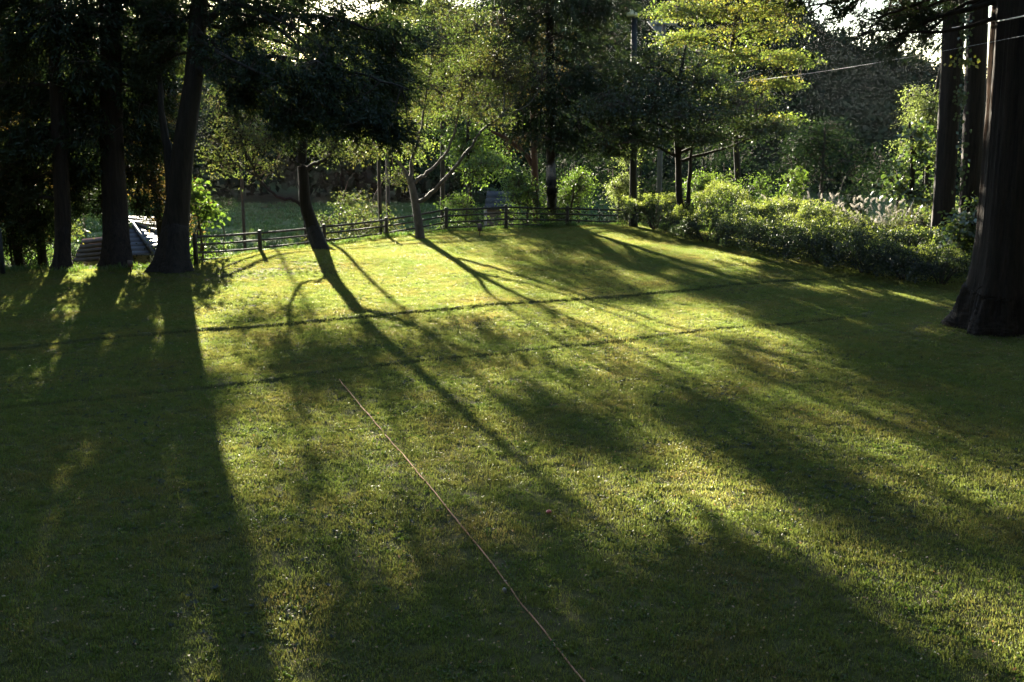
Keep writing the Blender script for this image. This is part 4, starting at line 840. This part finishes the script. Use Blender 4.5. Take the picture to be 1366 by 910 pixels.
# lower shed roof, dull purple, with a plastered wall under its eave
def shed(label, name, tl, tr_, bl, br, rows, m_roof, cat, m_wall, window=True):
    tl, tr_, bl, br = map(np.array, (tl, tr_, bl, br))
    c = (bl+br)/2; t = thing(name, (c[0], c[1], float(tz(c[0], c[1]))), label, cat); o = np.array(t.location)
    n = np.cross(br-bl, tl-bl); n /= np.linalg.norm(n); n = n if n[2] > 0 else -n
    for k in range(rows):
        f0, f1 = k/rows, (k+1)/rows+.05
        p = [tl+(bl-tl)*f0, tr_+(br-tr_)*f0, tr_+(br-tr_)*f1, tl+(bl-tl)*f1]
        tv = [q+n*l_-o for q, l_ in zip(p, (.008, .008, .018, .018))]; bv = [q-n*.015-o for q in p]
        m = MB(); m.add(tv+bv, [(0, 1, 2, 3), (7, 6, 5, 4), (3, 2, 6, 7), (0, 3, 7, 4), (1, 5, 6, 2), (0, 4, 5, 1)]); m.build('roof_panel', M[m_roof], t)
    # back slope
    back = (tl+tr_-bl-br)/2*np.array((1, 1, -1)); p = [tl, tr_, tr_+back, tl+back]
    m = MB(); m.add([q+np.array((0, 0, .012))-o for q in p]+[q-np.array((0, 0, .03))-o for q in p], [(0, 3, 2, 1), (4, 5, 6, 7), (0, 1, 5, 4), (2, 3, 7, 6), (1, 2, 6, 5), (3, 0, 4, 7)]); m.build('back_roof', M[m_roof], t)
    e = unit(br-bl); inw = unit(np.array((back[0], back[1], 0)))
    a, b_ = bl+e*.25+inw*.3, br-e*.25+inw*.3; c2, d2 = b_+back*np.array((1, 1, 0))*1.6, a+back*np.array((1, 1, 0))*1.6
    q = [a, b_, c2, d2]; m = MB()
    for s in range(4):
        p0, p1 = q[s], q[(s+1) % 4]
        m.add([(p0[0]-o[0], p0[1]-o[1], -1.5), (p1[0]-o[0], p1[1]-o[1], -1.5), (p1[0]-o[0], p1[1]-o[1], bl[2]-o[2]), (p0[0]-o[0], p0[1]-o[1], bl[2]-o[2])], [(0, 1, 2, 3)])
    m.build('wall', M[m_wall], t)
    if window:
        mid = (a+b_)/2-o; nn = -inw; rot = math.atan2(e[1], e[0])
        m = MB(); m.box((mid[0]+nn[0]*.03, mid[1]+nn[1]*.03, bl[2]-o[2]-.33), (.5, .07, .36), rot); wd = m.build('window', M['wood'], t)
        m = MB(); m.box((mid[0]+nn[0]*.07, mid[1]+nn[1]*.07, bl[2]-o[2]-.33), (.4, .02, .28), rot); m.build('pane', M['glass'], wd)
    return t
shed('low outbuilding with a dull purple roof left of the thick black trunk', 'outbuilding', P(110, 319, 39.1), P(168, 313, 39.1), P(98, 348, 38.4), P(172, 345, 38.4), 5, 'roofred', 'outbuilding', 'wall')
shed('shed with a slate grey roof in the valley beyond the fence', 'shed', P(650, 255, 94), P(680, 255, 94), P(646, 278, 92.5), P(690, 278, 92.5), 3, 'roofgrey', 'shed', 'wood', False)
shed('small outbuilding with a sunlit pinkish roof behind the pale blue roof', 'outbuilding', P(172, 288, 47), P(226, 290, 47), P(170, 300, 45), P(236, 312, 45), 3, 'roofpink', 'outbuilding', 'wall', False)

# ------------------------------------------------------------------ small things on the lawn
def stake(px, py, h, label, w_, hh, tilt=0):
    b = G(px, py); t = thing('marker_stake', b, label, 'marker', 'marker stakes on the lawn edge')
    m = MB(); m.box((0, 0, h/2-.05), (.04, .04, h+.1)); m.build('stick', M['wood'], t)
    m = MB(); m.box((0, -.035, h-hh/2+.02), (w_, .025, hh)); m.build('plate', M['signplate'], t)
stake(640, 316, .50, 'small dark marker stake in the sunlit grass before the fence', .17, .30)
stake(175, 363, .34, 'small reddish marker stake between the two thick left trunks', .16, .2)
b = G(4, 366); t = thing('bollard_post', b, 'slim grey post at the far left edge of the lawn', 'post')
m = MB(); m.tube([(0, 0, -.2), (0, 0, .7), (0, 0, 1.35)], [.075, .073, .07], 12); m.build('pole', M['steel'], t, True)
m = MB(); m.tube([(0, 0, 1.351), (0, 0, 1.40)], [.078, .05], 12); m.build('cap', M['grey'], t, True)
# faded orange tape line pegged across the lawn
d = TB[:2]-TA[:2]; n = 90; q = np.linspace(0, 1, n); rng = np.random.default_rng(3)
perp = np.array((-d[1], d[0]))/np.linalg.norm(d); offs = .10*np.sin(q*3.1)*.6+np.interp(q, np.linspace(0, 1, 24), rng.normal(0, .006, 24))
xy = TA[:2]+d*q[:, None]+perp*offs[:, None]; zc = tz(xy[:, 0], xy[:, 1])+.030+np.interp(q, np.linspace(0, 1, 40), rng.normal(0, .008, 40))-.016*sstep(.45, .9, q)
wv = np.r_[perp, 0]*.0075
c = np.c_[xy, zc]; k = np.arange(n-1)
tape = MB(); tape.add(np.concatenate([c-wv, c+wv, c-wv-(0, 0, .006), c+wv-(0, 0, .006)]), np.concatenate([np.stack([k, k+1, n+k+1, n+k], -1), np.stack([2*n+k, 3*n+k, 3*n+k+1, 2*n+k+1], -1), np.stack([k, 2*n+k, 2*n+k+1, k+1], -1), np.stack([n+k, n+k+1, 3*n+k+1, 3*n+k], -1)]))
tag(tape.build('marking_tape', M['rope']), 'faded orange tape line stretched across the lawn', 'tape')
b = G(732, 685); t = thing('plastic_cap', b+(0, 0, .022), 'small faded red plastic cap lying in the grass', 'cap')
m = MB(); m.tube([(0, 0, -.02), (0, 0, .008), (0, 0, .016)], [.034, .034, .026], 14); m.build('disc', M['redcap'], t, True)
m = MB(); m.tube([(0, 0, .017), (0, 0, .024)], [.012, .009], 8); m.build('knob', M['redcap'], t, True)
rng = np.random.default_rng(4)
for px, py, lab in ((672, 790, 'pale pebble lying beside the orange tape line'), ):
    b = G(px, py); th = np.linspace(0, 2*np.pi, 12, endpoint=False)
    m = MB(); m.tube([(0, 0, -.02), (0.004, 0, 0), (.006, .002, .025), (.004, 0, .045)], [.018, .028, .025, .012], 12, True, .08, 0, rng)
    o = m.build('pebble', M['stone'], None, True); o.location = b; tag(o, lab, 'stone')

# ------------------------------------------------------------------ thin evening haze over the valley
m, n, l, out = mat('haze_air')
pv = n.new('ShaderNodeVolumePrincipled'); pv.inputs['Density'].default_value = HAZE; pv.inputs['Color'].default_value = (.86, .9, .95, 1); pv.inputs['Anisotropy'].default_value = .45
l.new(pv.outputs[0], out.inputs['Volume'])
mb = MB(); mb.box((0, 500, 30), (1080, 1700, 90)); hz = mb.build('haze', m, None, False, 'stuff')
